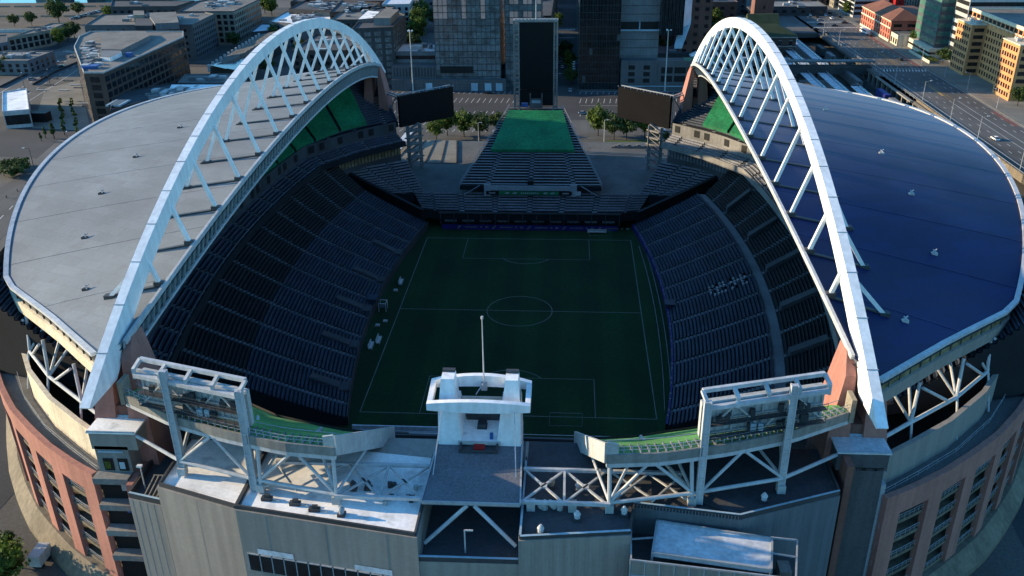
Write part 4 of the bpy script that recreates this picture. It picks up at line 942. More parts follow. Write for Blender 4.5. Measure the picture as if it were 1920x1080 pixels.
# roof plant
def vent(x,y,label,r=.55,h=1.25,m='offwhite'):
    t=thing('roof_vent',label,'roof vent',(x,y,29.66),'annex roof vents')
    a=MB(); a.box(x-r,x+r,y-r,y+r,29.66,30.1); a.build('curb','steel_dark',t)
    a=MB(); a.tube((x,y,30.1),(x,y,30.1+h*.5),r*.75,r*.75,12); a.tube((x,y,30.1+h*.5),(x,y,30.1+h*.8),r*.95,r*.6,12); a.tube((x,y,30.1+h*.8),(x,y,30.1+h),r*.45,r*.3,12); a.build('cowl',m,t)
for x,y,l,m in ((-18.6,-123.4,'round steel vent at the front edge of the white roof','steel'),(-16,-117.3,'grey drum vent in the middle of the white roof','steel_dark'),(-18.2,-117.5,'small dark drum vent under the white truss leg','steel_dark'),(10.2,-126,'small pale vent in the corner of the dark roof by the recess','white'),(15.3,-122.8,'pale round vent in front of the cross-braced truss on the dark roof','white'),(15.5,-116.2,'white vent under the cross-braced truss','white'),(11.5,-115.6,'tan vent seen through the cross-braced truss beside the slab','tan_bld'),(22,-121.5,'white vent at the corner of the parapet by the terrace','white'),(42.5,-117.5,'lone pale vent on the dark roof right of the scoreboard legs','white')):
    vent(x,y,l,m=m)
t=thing('air_handler','row of curved pale duct units against the tower slab on the dark roof','air handler',(11,-120.8,29.66))
for k,x in enumerate((8.6,10.6,12.8,14.6)):
    a=MB()
    if k in (0,3): a.box(x-.6,x+.6,-121.3,-119.9,29.7,31.0)
    else:
        pts=[(x-.7+.9*math.sin(an)*(1 if k==1 else -1),-120.6,30.0+1.0*math.sin(an*1.)) for an in (0,.5,1,1.5)]
        for p,q in zip(pts,pts[1:]): a.tube(p,q,.45,.45,10)
        a.tube((x,-120.6,29.7),(x,-120.6,30.5),.5,.5,10)
    a.build('duct','offwhite',t)
t=thing('roof_plant','cluster of small dark pumps and pipes on the white roof beside the slab','roof plant',(-10,-119,29.66))
for k in range(10):
    x,y=-13+5*random.random(),-121+5*random.random(); a=MB(); a.box(x-.3,x+.3,y-.25,y+.25,29.66,30.3+.5*random.random()); a.tube((x,y,30),(x+.9,y+.4,30.1),.08); a.build('pump','steel_dark' if k%2 else 'offwhite',t)
for i,(x,y) in enumerate(((-30.5,-120.5),(-26,-121.4),(-22.8,-122.6))):
    t=thing('roof_unit','%s of three dark units from the left on the sunlit strip of white roof'%ORDN[i],'roof unit',(x,y,29.66),'dark units on the white roof')
    a=MB(); a.box(x-.8,x+.8,y-.4,y+.4,29.66,30.2); a.box(x-.3,x+.5,y-.2,y+.2,30.2,30.7); a.build('housing','steel_dark',t); a=MB(); a.tube((x+.6,y,30),(x+2,y-.5,29.9),.1); a.build('pipe','offwhite',t)
# inner deck and south wall of the bowl
t=thing('south_deck','flat grey deck between the south stands above the near goal line','deck',(0,-95,0))
a=MB(); a.prism([(-48,-104),(48,-104),(48,-95),(-48,-95)],16,23.4); a.build('deck_slab','deck',t)
a=MB(); a.path([(-48,-94.9,23.5),(48,-94.9,23.5)],.5,.9); a.build('front_parapet','steel_dark',t)
a=MB(); a.path([(-48,-94.9,24.6),(48,-94.9,24.6)],.1,.1); a.build('rail','steel',t)
a=MB(); a.prism([(-50,-104),(50,-104),(50,-95.2),(-50,-95.2)],0,16); a.build('wall','concrete_dark',t)
o=MB(); o.box(-34,-7,-60.3,-59.9,0,1.6); o=o.build('ad_board','roof_blue'); recentre(o,(-20,-60,0)); tag(o,'long pale advertising board behind the near goal line, left of the tower','board')
o=MB(); o.box(-21,-13,-61.8,-61.3,0,.9); o=o.build('bench','offwhite'); recentre(o,(-17,-61.5,0)); tag(o,'low white bench behind the advertising board at the near goal line','bench')
# sideline things on the left touchline
for i,(x,y,l) in enumerate(((-37.6,-22,'white team bench nearest the stand corner on the left touchline'),(-36.2,-19,'second white bench just right of the first on the left touchline'),(-36.6,17,'white bench on the left touchline below the far vomitories'),(23,58.5,'long white bench on the far right behind the goal line'))):
    t=thing('team_bench',l,'bench',(x,y,0),'touchline benches'); dx,dy=(.6,2.3) if i<3 else (4.2,.5)
    a=MB(); dx*=.75; dy*=.8; a.box(x-dx,x+dx,y-dy,y+dy,.3,.55); a.build('seat','offwhite',t)
    a=MB(); a.box(x-dx-.1,x-dx+.1,y-dy,y+dy,.5,1.3) if i<3 else a.box(x-dx,x+dx,y+dy,y+dy+.15,.5,1.2); a.build('backrest','offwhite',t)
    a=MB(); a.box(x-dx,x-dx+.1,y-dy,y+dy,0,.3); a.box(x+dx-.1,x+dx,y-dy,y+dy,0,.3); a.build('leg','steel',t)
for i,(x,y,l) in enumerate(((-37.3,11.5,'small white equipment box on the turf beside the left touchline, farther one'),(-36.6,-8,'white mat lying on the turf left of the halfway line'),(-38.3,-10.5,'small white crate by the wall left of the halfway line'))):
    o=MB(); o.box(x-.6,x+.6,y-.4,y+.4,.02,.4); o.box(x-.5,x+.5,y-.35,y+.35,.4,.5); o=o.build('equipment_box','offwhite'); recentre(o,(x,y,0)); tag(o,l,'box')
for xx,l in ((36.6,'inner thin grey fence rail along the right touchline'),(38.3,'outer thin grey fence rail along the right touchline')):
    o=MB()
    for j in range(24):
        y0,y1=-50+4*j,-46+4*j; f=lambda y:(xx+1.2-2.6*(y/59)**2)
        for z in (.5,1.0): o.beam((f(y0),y0,z),(f(y1),y1,z),.09)
        o.beam((f(y0),y0,0),(f(y0),y0,1.05),.09)
    o=o.build('touchline_rail','seat_grey'); recentre(o,(xx,0,0)); tag(o,l,'railing','touchline rails')
t=thing('camera_platform','white tube camera stand at the halfway line on the left','camera stand',(-38.5,-1,0)); a=MB()
for dx in (-1,1):
    for dy in (-1.2,1.2): a.beam((-38.5+dx,-1+dy,0),(-38.5+dx,-1+dy,2.6),.14)
a.beam((-39.5,-2.2,2.6),(-37.5,-2.2,2.6),.14); a.beam((-39.5,.2,2.6),(-37.5,.2,2.6),.14); a.beam((-37.5,-2.2,2.6),(-37.5,.2,2.6),.14); a.build('frame','white',t)
a=MB(); a.box(-39.5,-37.6,-2.1,.1,1.2,1.35); a.build('platform','steel_dark',t)
for s in (-1,1):
    o=MB(); x=s*41.6; o.box(x-1.2,x+1.2,-1.4,1.5,2.2,3.4); o.box(x-1.4,x+1.4,-1.6,1.7,3.4,3.55); o=o.build('camera_box','seat_navy'); recentre(o,(x,0,2.2)); tag(o,'dark blue camera box on the %s field wall at the halfway line'%SIDE[s],'camera box')
# ------------------------------------------------------------------ streets
def rect(x0,x1,y0,y1): return [(x0,y0),(x1,y0),(x1,y1),(x0,y1)]
struct('parking_lot',sheet(rect(-92,90,203,264),.0),'asphalt')
struct('parking_lot_apron',sheet(rect(-92,90,170,203),.004),'asphalt_light')
struct('plaza_paving',MB().quad(*[(x,y,.006) for x,y in rect(-62,62,128,160)]),'paving')
pm=MB()
for y0,dy in ((255.5,4.5),(236,9.5),(210,9)):
    for x0,x1 in ((-88,-10),(18,88)):
        x=x0
        while x<x1: stripm(pm,(x,y0),(x+1.0*(dy>5)*0+.8,y0+dy),.22,.02); x+=3.1
for y0 in (193,181):
    x=-88
    while x<-14: stripm(pm,(x,y0),(x+.8,y0+5),.2,.02); x+=3.1
stripm(pm,(18,262),(90,262),.4,.02); stripm(pm,(18,231),(40,231),.2,.02)
struct('parking_marking',pm,'marking')
struct('side_street',sheet(rect(2,17,264,900),.008),'asphalt')
sm=MB()
for y in (305,340,352,420,452,455):
    for x in range(3,16,1): stripm(sm,(x+.3,y),(x+.3,y+2.4),.5,.02)
for y in (335,):
    stripm(sm,(2,y),(17,y),.4,.02)
struct('crossing_marking',sm,'marking')
for i,yy in enumerate((330,447,560)):
    struct('cross_street',sheet(rect(-330,150,yy-7,yy+7),.004),'asphalt')
struct('lawn',MB().quad(*[(x,y,.02) for x,y in [(30,158),(70,158),(70,171),(28,168)]]),'grass')
# elevated avenue on the right
struct('avenue',MB().prism([(180,40),(212,40),(212,900),(174,900),(177,270)],5.6,7.0),'asphalt_light')
struct('avenue_block',MB().prism([(212.01,30),(700,30),(700,1200),(212.01,1200)],4,7.12),'paving')
struct('avenue_far',MB().prism([(150,398),(179,398),(173,900),(150,900)],4,7.0),'asphalt_light')
struct('avenue_cross_street',sheet(rect(212.05,420,432,446),7.14),'asphalt')
mk=MB(); 
for x in (184.2,208.6): stripm(mk,(x,60),(x-.5,420),.22,7.02)
for x in (187.8,191.4,202.4,205.4): dashes(mk,(x,60),(x-.3,420),.2,7.02,3,7)
for x in (194.6,198.6): stripm(mk,(x,215),(x,60),.2,7.02)
for y in (418,440):
    for k in range(24): stripm(mk,(180+1.2*k,y),(180+1.2*k,y+3.2),.55,7.02)
for k in range(14): stripm(mk,(184+1.7*k,280),(185.2+1.7*k,285),.5,7.02)
stripm(mk,(184,288),(210,288),.4,7.02)
struct('avenue_marking',mk,'marking')
my=MB()
for x in (195.6,197.6): stripm(my,(x,292),(x,412),.22,7.02); stripm(my,(x,215),(x,255),.2,7.02)
for k in range(14): stripm(my,(195.7,295+3*k),(197.5,298+3*k),.25,7.02)
my.quad((194.6,225,7.018),(196.2,225,7.018),(196.2,250,7.018)) 
struct('avenue_yellow_marking',my,'marking_yellow')
struct('bus_lane_marking',MB().quad((205.6,292,7.016),(208.4,292,7.016),(208.0,410,7.016),(205.2,410,7.016)).quad((205.6,170,7.016),(208.4,170,7.016),(208.4,195,7.016),(205.6,195,7.016)),'marking_red')
struct('sidewalk',MB().prism([(209.2,40),(213,40),(213,900),(209.2,900)],6.9,7.2),'paving')
t=thing('viaduct_side','concrete side wall and columns of the raised avenue','viaduct',(180,200,0))
a=MB(); a.box(178.9,179.9,40,214,4.8,8.0); a.build('side_wall','stone',t)
a=MB(); a.box(176,179.9,214,268,6.3,7.0); a.build('deck_edge','concrete',t)
a=MB()
for k in range(24): y=150+8*k; a.box(177.6,179,y-.5,y+.5,0,6.3)
a.build('column','concrete',t)
a=MB()
for k in range(60): a.box(179.0,179.15,44+6*k,44.15+6*k,7,8.6)
for z in (7.9,8.6): a.beam((179.1,44,z),(179.1,400,z),.1)
a.build('railing','steel',t)
a=MB(); a.box(178.8,179.2,120,180,6.9,7.9); a.build('curb_wall','cream',t)
# graffiti on the viaduct side wall
def text3d(name,body,loc,size,rotz,m,parent,extr=.02):
    c=bpy.data.curves.new(name,'FONT'); c.body=body; c.size=size; c.extrude=extr; o=bpy.data.objects.new(name,c); COL.objects.link(o)
    dg=bpy.context.evaluated_depsgraph_get(); me=bpy.data.meshes.new_from_object(o.evaluated_get(dg)); bpy.data.objects.remove(o)
    me.materials.clear(); me.materials.append(M[m]); n=bpy.data.objects.new(name,me); COL.objects.link(n)
    mt=Matrix.Translation(V(loc))@Matrix.Rotation(rotz,4,'Z')@Matrix.Rotation(R(90),4,'X'); me.transform(mt)
    if parent: o3=V(ORG[parent.name]); me.transform(Matrix.Translation(-o3)); n.parent=parent; ORG[n.name]=tuple(o3)
    return n
text3d('graffiti','AR',(178.86,118,5.1),3.2,R(-90),'seat_pale',t)
# rail yard
struct('rail_yard',sheet([(118,180),(177,180),(177,300),(171,420),(118,420)],.002),'ballast')
rt=MB()
for x in (135.5,137,144,145.5,152,153.5,161,162.5,167,168.5,171.5,173): rt.box(x,x+.12,185,400,.05,.22)
struct('rail_track',rt,'steel_dark')
def canopy(x0,x1,y0,y1,label,z=4.2):
    t=thing('platform_canopy',label,'platform canopy',((x0+x1)/2,(y0+y1)/2,0),'platform canopies'); a=MB(); a.box(x0,x1,y0,y1,z,z+.3); a.build('roof','roof_blue',t)
    a=MB(); 
    for k in range(int((y1-y0)/7)+1): y=y0+1+7*k; a.box(x1+.2,x1+.4,y,y+.2,.5,z+1.5); a.beam((x1+.3,y,z+1.5),(x0,y,z+.3),.12)
    a.beam((x1+.3,y0,z+1.5),(x1+.3,y1,z+1.5),.15); a.build('frame','steel',t)
    a=MB(); a.box(x0-.5,x1+1.5,y0,y1,0,.6); a.build('platform','concrete',t)
    a=MB(); a.box(x1+.6,x1+1.6,y0,y1,z+.1,z+.25); a.build('edge_glazing','glass_pale',t)
canopy(157,160.4,304,392,'longest pale blue platform canopy, beside the brick station')
canopy(138,141.5,298,330,'short blue platform canopy next to the footbridge, nearest the white arch')
canopy(146,149.5,298,352,'middle blue platform canopy on the station side of the footbridge')
canopy(141,144.6,246,288,'blue platform canopy on the stadium side of the footbridge, left of two')
canopy(150.5,154.5,240,288,'blue platform canopy on the stadium side of the footbridge, right of two')
canopy(160,163.2,228,256,'short blue platform canopy behind the navy roof edge by the blue container')
def railcar(x0,x1,y0,y1,z1,m,label,kind='rail car'):
    t=thing('rail_car',label,kind,((x0+x1)/2,(y0+y1)/2,0),'rail cars in the yard'); a=MB(); a.box(x0,x1,y0,y1,1.1,z1); a.box(x0+.3,x1-.3,y0+.2,y1-.2,z1,z1+.2); a.build('body',m,t)
    a=MB()
    for y in (y0+2,y1-2): a.box(x0+.2,x1-.2,y-1.3,y+1.3,.25,1.1)
    a.build('bogie','black',t)
    a=MB(); k=int((y1-y0)/1.5)
    for i in range(k): y=y0+(i+.5)*(y1-y0)/k; a.box(x0-.06,x0,y-.08,y+.08,1.2,z1-.1)
    a.box(x0+.3,x0+1.4,y0-.06,y0,1.3,z1-.4); a.build('side_ribs','steel_dark',t)
railcar(168,171,352,366,5.2,'dark_bld','dark grey rail car farthest up the yard by the retaining wall')
railcar(168.4,171.4,330,344,5.2,'grey_bld','grey rail car second from the far end by the retaining wall')
railcar(168.8,171.8,308,322,5.0,'tan_bld','rail car with a tan roof just beyond the footbridge')
railcar(165,168,262,318,5.4,'cladding_dark','very long dark rail car passing under the footbridge')
railcar(170,173.2,232,246,5.4,'container_blue','blue covered rail car by the navy roof edge')
railcar(170.5,173.7,214,228,5.2,'grey_bld','grey rail car partly hidden by the navy roof edge')
t=thing('footbridge','long enclosed grey footbridge over the rail yard to the avenue','bridge',(155,291,0))
a=MB(); a.box(118,180,288.5,293.5,7.2,8.0); a.build('deck','concrete_dark',t); a=MB(); a.box(117.5,181,288,294,10.2,10.8); a.build('roof','cladding_dark',t)
a=MB(); a.box(118,180,288.6,288.8,3.4,7.2); a.build('screen_wall','dark_bld',t)
a=MB()
for k in range(32): a.box(118+2*k,118.15+2*k,288.4,288.6,8,10.2)
for k in range(7): a.box(120+10*k,121+10*k,290,292,0,7.2)
a.build('posts','steel_dark',t)
# ------------------------------------------------------------------ buildings
CAMP=V((13.4,-224,115))
def bld(name,label,poly,z0,H,wall,roof,faces=(),par=.7,cat='building',clutter=0,glass='glass',group=None,sill=None,capm=None):
    cx=sum(p[0] for p in poly)/len(poly); cy=sum(p[1] for p in poly)/len(poly)
    t=thing(name,label,cat,(cx,cy,z0),group)
    A_=sum(poly[i][0]*poly[(i+1)%len(poly)][1]-poly[(i+1)%len(poly)][0]*poly[i][1] for i in range(len(poly)))
    if A_<0: poly=poly[::-1]; n=len(poly); faces=[((n-2-f[0])%n,*f[1:]) for f in faces]
    a=MB(); a.prism(poly,z0,H); a.build('wall',wall,t)
    n=len(poly); c=V((cx,cy,0))
    inn=[(p[0]+(cx-p[0])*.012,p[1]+(cy-p[1])*.012) for p in poly]
    a=MB(); a.quad(*[(*p,H+.03) for p in inn]); ro=a.build('roof',roof,t)
    if par:
        a=MB()
        for i in range(n): a.beam((*inn[i],H+par/2),(*inn[(i+1)%n],H+par/2),.35,par)
        a.build('parapet',capm or wall,t)
    cnt=0; rest=MB()
    for f in faces:
        i,floors,sp,ww,wh=f[:5]; base=f[5] if len(f)>5 else 1.2; top=f[6] if len(f)>6 else 1.0
        p,q=V((*poly[i],0)),V((*poly[(i+1)%n],0)); L_=(q-p).length; d=(q-p)/L_; nn=V((d.y,-d.x,0))
        k=max(1,int((L_-.6)/sp)); fh=(H-z0-base-top)/floors
        for fl in range(floors):
            zc=z0+base+fh*(fl+.5)
            if ww<=0:
                w_=MB(); x0=p+d*.4; x1=q-d*.4
                w_.hexa([(x0-nn*.05+V((0,0,zc-wh/2))),(x1-nn*.05+V((0,0,zc-wh/2))),(x1+nn*.07+V((0,0,zc-wh/2))),(x0+nn*.07+V((0,0,zc-wh/2)))][::-1],[(x0-nn*.05+V((0,0,zc+wh/2))),(x1-nn*.05+V((0,0,zc+wh/2))),(x1+nn*.07+V((0,0,zc+wh/2))),(x0+nn*.07+V((0,0,zc+wh/2)))][::-1])
                o=w_.build('window_band',glass,t)
                m_=MB(); 
                for j in range(1,int(L_/sp)): c_=p+d*sp*j+nn*.09; m_.beam(c_+V((0,0,zc-wh/2)),c_+V((0,0,zc+wh/2)),.12)
                if m_.v: m_.build('mullion','steel_dark',o)
                continue
            for j in range(k):
                c_=p+d*(L_*(j+.5)/k); cnt+=1
                w_=MB() if cnt<=98 else rest
                x0,x1=c_-d*ww/2,c_+d*ww/2
                w_.hexa([(x+nn*e+V((0,0,zc-wh/2))) for x,e in ((x0,.06),(x1,.06),(x1,-.1),(x0,-.1))],[(x+nn*e+V((0,0,zc+wh/2))) for x,e in ((x0,.06),(x1,.06),(x1,-.1),(x0,-.1))])
                if cnt<=98:
                    o=w_.build('window',glass,t)
                    if sill:
                        s_=MB(); s_.beam(x0+nn*.1+V((0,0,zc-wh/2)),x1+nn*.1+V((0,0,zc-wh/2)),.2,.2); s_.beam(x0+nn*.1+V((0,0,zc+wh/2)),x1+nn*.1+V((0,0,zc+wh/2)),.2,.2); s_.build('frame',sill,o)
    if rest.v: rest.build('window',glass,t,kind='stuff')
    if clutter:
        random.seed(int(abs(cx)*7+abs(cy))); a=MB(); b=MB()
        for k in range(clutter):
            wts=[random.random() for _ in poly]; sw=sum(wts); x=sum(w*p[0] for w,p in zip(wts,poly))/sw; y=sum(w*p[1] for w,p in zip(wts,poly))/sw
            w,l,h=.6+2.2*random.random(),.6+2.2*random.random(),.6+1.6*random.random(); m_=a if k%2 else b
            m_.box(x-w,x+w,y-l,y+l,H,H+h)
            if k%3==0: m_.tube((x,y,H+h),(x+3*random.random(),y+3*random.random(),H+h*.6),.25)
        a.build('roof_plant','offwhite',t); 
        if b.v: b.build('roof_duct','grey_bld',t)
    return t
def pent(t,poly,z0,z1,m,roof='roof_tan',name='penthouse'):
    A_=sum(poly[i][0]*poly[(i+1)%len(poly)][1]-poly[(i+1)%len(poly)][0]*poly[i][1] for i in range(len(poly)))
    if A_<0: poly=poly[::-1]
    a=MB(); a.prism(poly,z0,z1); o=a.build(name,m,t); a=MB(); a.quad(*[(*p,z1+.03) for p in poly]); a.build('roof',roof,o); return o
# north-west quarter
t=bld('office_block','brown brick office block with a pointed prow, white plant deck on its roof',[(-217.3,189.4),(-207.6,189.5),(-206.5,284.0),(-213.5,301.2),(-270.2,301.8),(-269.0,286.1),(-255.6,254.1)],0,25,'brown_bld','roof_tan',[(1,6,5.0,4.0,2.6),(0,6,5.4,4.4,2.6),(6,6,4.6,3.4,2.4),(5,6,4.6,3.4,2.4)],clutter=0,capm='offwhite')
pent(t,[(-231.2,236.4),(-219.6,235.0),(-222.4,276.6),(-231.6,290.3),(-256.6,287.1)],25,27.5,'grey_bld'); pent(t,[(-222.9,218.3),(-217.3,216.9),(-217.6,230.5),(-220.8,236.2),(-230.7,234.8)],25,27,'roof_white','grey_bld')
random.seed(3); a=MB(); b=MB()
for k in range(46):
    x,y=random.uniform(-255,-216),random.uniform(192,235)
for k in range(40):
    f=random.random(); g_=random.random(); p0=V((*(-257.2,264.9),0)); p1=V((*(-249.9,264.8),0)); p2=V((*(-211.7,198.9),0)); p3=V((*(-220.7,198.9),0)); c=p0.lerp(p1,f).lerp(p3.lerp(p2,f),g_); w=.5+1.6*random.random(); (a if k%2 else b).box(c.x-w,c.x+w,c.y-w,c.y+w,25,25.5+1.2*random.random())
a.build('roof_plant','offwhite',t); b.build('roof_duct','grey_bld',t)
a=MB(); c=V((*(-218.8,201.3),0)); a.box(c.x-4,c.x+3,c.y-2.5,c.y+2.5,25,26.5); c=V((*(-213.4,229.7),0)); a.box(c.x-1.5,c.x+1.5,c.y-1.5,c.y+1.5,25,27); a.build('blue_tarp','tarp_blue',t)
t=bld('warehouse_block','long grey-green warehouse block behind the prow-shaped office',[(-294.4,340.5),(-225.0,341.6),(-226.2,383.7),(-236.0,393.0),(-304.1,382.9)],0,22,'cladding_dark','roof_tan',[(1,6,3.2,1.5,1.7),(0,5,9,1.6,1.8)],clutter=26)
pent(t,[(-253.3,323.8),(-242.5,323.7),(-253.2,360.4),(-266.4,354.2)],22,25,'dark_bld','roof_grey'); pent(t,[(-241.3,325.3),(-227.8,329.0),(-246.9,371.4),(-264.9,367.2)],22,26,'grey_bld'); pent(t,[(-266.8,352.0),(-259.7,351.9),(-267.6,369.6),(-274.9,369.8)],22,27,'tan_bld')
t=bld('loft_block','brown loft block with rows of large square windows beyond the warehouse',[(-256.5,395.7),(-217.0,395.0),(-217.5,453.0),(-250.9,470.7),(-261.1,443.3)],0,22,'tan_bld','roof_tan',[(0,5,4.2,2.6,2.6),(1,5,3.6,2.0,2.4)],clutter=30,capm='dark_bld')
bld('dark_warehouse','dark warehouse behind the loft block at the top edge',[(-336.2,460.2),(-285.7,461.7),(-283.2,492.2),(-351.1,494.0)],0,16,'dark_bld','roof_grey',[(0,3,5,2.5,2.0)],clutter=3)
t=bld('market_hall','low hall with a striped sloping roof lined with pale posts',[(-188.3,268.6),(-177.7,280.1),(-177.9,376.4),(-191.2,372.6)],0,11,'dark_bld','roof_grey',[],par=0)
a=MB(); b=MB()
p0,p1,p2,p3=[V((*p,0)) for p in ((-188.3,268.6),(-177.7,280.1),(-177.9,376.4),(-191.2,372.6))]
for k in range(15):
    f0,f1=k/15,(k+.55)/15; l0,l1=p0.lerp(p3,f0),p0.lerp(p3,f1); r0,r1=p1.lerp(p2,f0),p1.lerp(p2,f1)
    a.hexa([(*l0[:2],11),(*r0[:2],11),(*r1[:2],11),(*l1[:2],11)],[(*l0[:2],11.6),(*r0[:2],13.8),(*r1[:2],13.8),(*l1[:2],11.6)])
    b.box(l0.x-.8,l0.x+.4,l0.y-.6,l0.y+.6,9,13)
a.build('roof_rib','roof_tan',t); b.build('edge_post','offwhite',t)
a=MB(); q=[(-188.6,270.5),(-175.9,260.9),(-166.6,283.6),(-180.1,291.0)]; a.quad(*[(*p,12.2) for p in q]); a.quad(*[(*p,12.5) for p in ((-175.9,260.9),(-169.7,256.9),(-166.3,273.4),(-170.2,277.7))]); a.build('glass_canopy','glass_blue',t)
t=bld('low_pavilion','low flat pavilion with roof plant just beyond the grey stadium roof',[(-192.6,234.3),(-161.6,234.5),(-163.1,256.2),(-196.5,254.6)],0,10,'grey_bld','roof_tan',[(0,2,4,2.4,1.6)],clutter=14)
t=bld('low_annex','low roof crowded with duct work and a pale awning beside the grey stadium roof edge',[(-198.2,170.6),(-185.0,195.1),(-154.3,213.0),(-158.8,223.4),(-192.4,224.3),(-211.3,201.2)],0,12,'dark_bld','roof_grey',[],clutter=46)
a=MB(); 
for k in range(4):
    c=V((*((-201.8,182.4),(-200.3,182.4),(-198.7,182.4),(-197.2,182.5))[k],0)); a.box(c.x-1.2,c.x+1.2,c.y-6,c.y+5,12.5,13.2)
a.build('skylight','glass_pale',t)
a=MB(); q=[(-185.6,208.4),(-154.6,211.0),(-157.0,217.9),(-188.3,217.6)]; a.quad(*[(*p,13.4) for p in q]); a.build('awning','roof_white',t)
t=bld('white_pavilion','small white flat-roofed pavilion with a glazed front on the left plaza',[(-257.5,182.2),(-246.6,186.3),(-272.9,230.0),(-281.0,221.7)],0,8,'offwhite','roof_white',[(0,1,30,0,4.6,1.0,1.0)],capm='white',par=.6)
a=MB(); x,y=(-249.2,194.6); a.box(x-6,x+5,y,y+5,0,4.4); a.build('dark_kiosk','black',t)
t=bld('ferry_terminal','long low waterfront building with a sunlit glassy front at far left',[(-362.5,365.5),(-349.6,393.9),(-353.3,424.9),(-363.7,422.7)],0,10,'tan_bld','roof_tan',[(0,2,4,3,3),(1,2,4,2,2.6)],clutter=3)
bld('corner_office','grey building with bright windows cut by the left edge',[(-363.7,323.5),(-353.9,350.3),(-370.0,377.5),(-390.5,365.7)],0,10,'grey_bld','roof_grey',[(0,2,4,3,3)])
bld('pale_block','pale rooftop block behind the top of the left arch',[(-193.5,396.4),(-170.6,387.5),(-150.4,400.2),(-161.8,440.2),(-194.7,440.8)],0,15,'grey_bld','roof_white',[(0,3,4,2,2)],clutter=26)
bld('pale_shed','small pale-roofed shed below the top of the left arch',[(-203.2,384.2),(-188.0,394.4),(-194.5,418.3),(-206.9,418.4)],0,10,'dark_bld','roof_blue',[])
bld('dark_block','dark flat block at the top edge left of the arch crown',[(-190.5,433.2),(-148.5,420.1),(-156.4,469.0),(-190.3,481.1)],0,18,'dark_bld','roof_grey',[(0,4,5,2.5,2)],clutter=24)
bld('brown_block','brown-red block at the top edge right of the arch crown',[(-153.2,404.6),(-127.3,408.8),(-127.0,448.8),(-158.2,460.3)],0,20,'brown_bld','roof_grey',[(0,4,4,2,2)],clutter=18)
bld('stone_block','pale stone block with arched windows at the top edge beside the street trees',[(-123.4,438.3),(-103.6,440.4),(-106.2,475.6),(-125.6,487.7)],0,20,'offwhite','roof_blue',[(0,5,4,2,2.4),(1,5,4,2,2.4)])
t=bld('condo_block','dark apartment block with lit windows just right of the left arch end',[(-105.1,266.1),(-83.9,270.8),(-84.0,312.4),(-102.4,345.7),(-110.4,333.1)],0,32,'dark_bld','roof_grey',[(0,9,4.6,3.4,2.3),(1,9,4.6,2.4,2.2)],clutter=16,glass='glass_blue')
pent(t,[(-95.9,279.5),(-86.6,279.4),(-87.0,309.9),(-96.0,314.1)],32,36,'grey_bld','roof_tan'); pent(t,[(-106.4,288.7),(-99.2,292.3),(-99.6,315.4),(-107.4,319.7)],32,34,'grey_bld','roof_white')
# downtown towers
def tower(name,label,x0,x1,y0,y1,H,mats,floors,sp,lat=False,seed=1):
    t=thing(name,label,'tower block',((x0+x1)/2,y0,0)); random.seed(seed)
    a=MB(); a.box(x0+.3,x1-.3,y0+.3,y1,0,H); a.build('core','dark_bld',t)
    fh=H/floors; nb=int((x1-x0)/sp)
    per={}; hh=lambda a,b:(math.sin(a*12.9898+b*78.233+seed)*43758.5453)%1
    for f in range(floors):
        for b in range(nb):
            m_=mats(f/floors,b/nb,.6*hh(f//3,b//2)+.4*hh(f,b)); per.setdefault(m_,MB()).box(x0+(x1-x0)*b/nb+.06,x0+(x1-x0)*(b+1)/nb-.06,y0+.02+.14*random.random(),y0+.5,f*fh+.25,(f+1)*fh-.06)
    for m_,mb in per.items(): mb.build('glass_panel' if 'glass' in m_ else 'cladding_or_reflection_panel',m_,t)  # pink panels are painted reflections, grey ones cladding
    a=MB()
    for f in range(floors+1): a.box(x0,x1,y0-.05,y0+.3,f*fh-.08,f*fh+.2)
    for b in range(nb+1): x=x0+(x1-x0)*b/nb; a.box(x-.07,x+.07,y0-.12,y0+.3,0,H)
    a.build('mullion_grid','steel_dark',t)
    a=MB(); 
    for sx in (x0,x1):
        for f in range(floors): a.box(sx-.05,sx+.05,y0+.5,y1-.3,f*fh+.3,(f+1)*fh-.1)
    a.build('side_glazing','glass_blue',t)
    a=MB(); a.box(x0,x1,y0,y1,H,H+.6); a.build('roof','roof_grey',t)
    return t
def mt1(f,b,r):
    if f>.34 and int(f*27)%5 and (b<.2 or .42<b<.5 or .66<b<.76) and r<.9: return 'pink_reflection'
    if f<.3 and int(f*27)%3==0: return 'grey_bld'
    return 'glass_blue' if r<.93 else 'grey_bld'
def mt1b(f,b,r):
    if f>.36 and int(f*27)%4 and int(b*8)%3 and r<.9: return 'pink_reflection'
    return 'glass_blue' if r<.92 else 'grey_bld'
tower('glass_tower','tall glass tower with painted pink reflections left of the black scoreboard',-60.5,-25,266,300,92,mt1,27,2.4,seed=4)
t=tower('glass_tower','slimmer glass tower with painted pink reflections half hidden behind the black scoreboard',-22.5,-3,270,300,92,mt1b,27,2.4,seed=9)
def mt2(f,b,r): return 'glass' if r<.9 else 'glass_blue'
t=tower('lattice_tower','dark tower with thin vertical fins right of the black scoreboard',17.5,39,266,300,96,mt2,26,1.7,seed=5)
a=MB()
for k in range(25): x=17.5+.9*k; a.beam((x,265.75,4),(x+.5*math.sin(k*2.1),265.75,96),.10,.35)
a.build('fins','steel_dark',t)
t=thing('terrace_tower','stepped dark tower with white balcony bands behind the right video screen','tower block',(52,272,0))
a=MB(); a.box(39.2,60,272,300,0,96); a.build('core','grey_bld',t)
a=MB()
for z,h in ((31,4.0),(56,4.0),(72,4)): a.box(39.3,59.5,271.7,272.2,z,z+h)
a.build('dark_loggia','black',t)
a=MB()
for z in (30.2,49.5,54.6,70.5): a.box(39.2,60,271,272.2,z,z+.9)
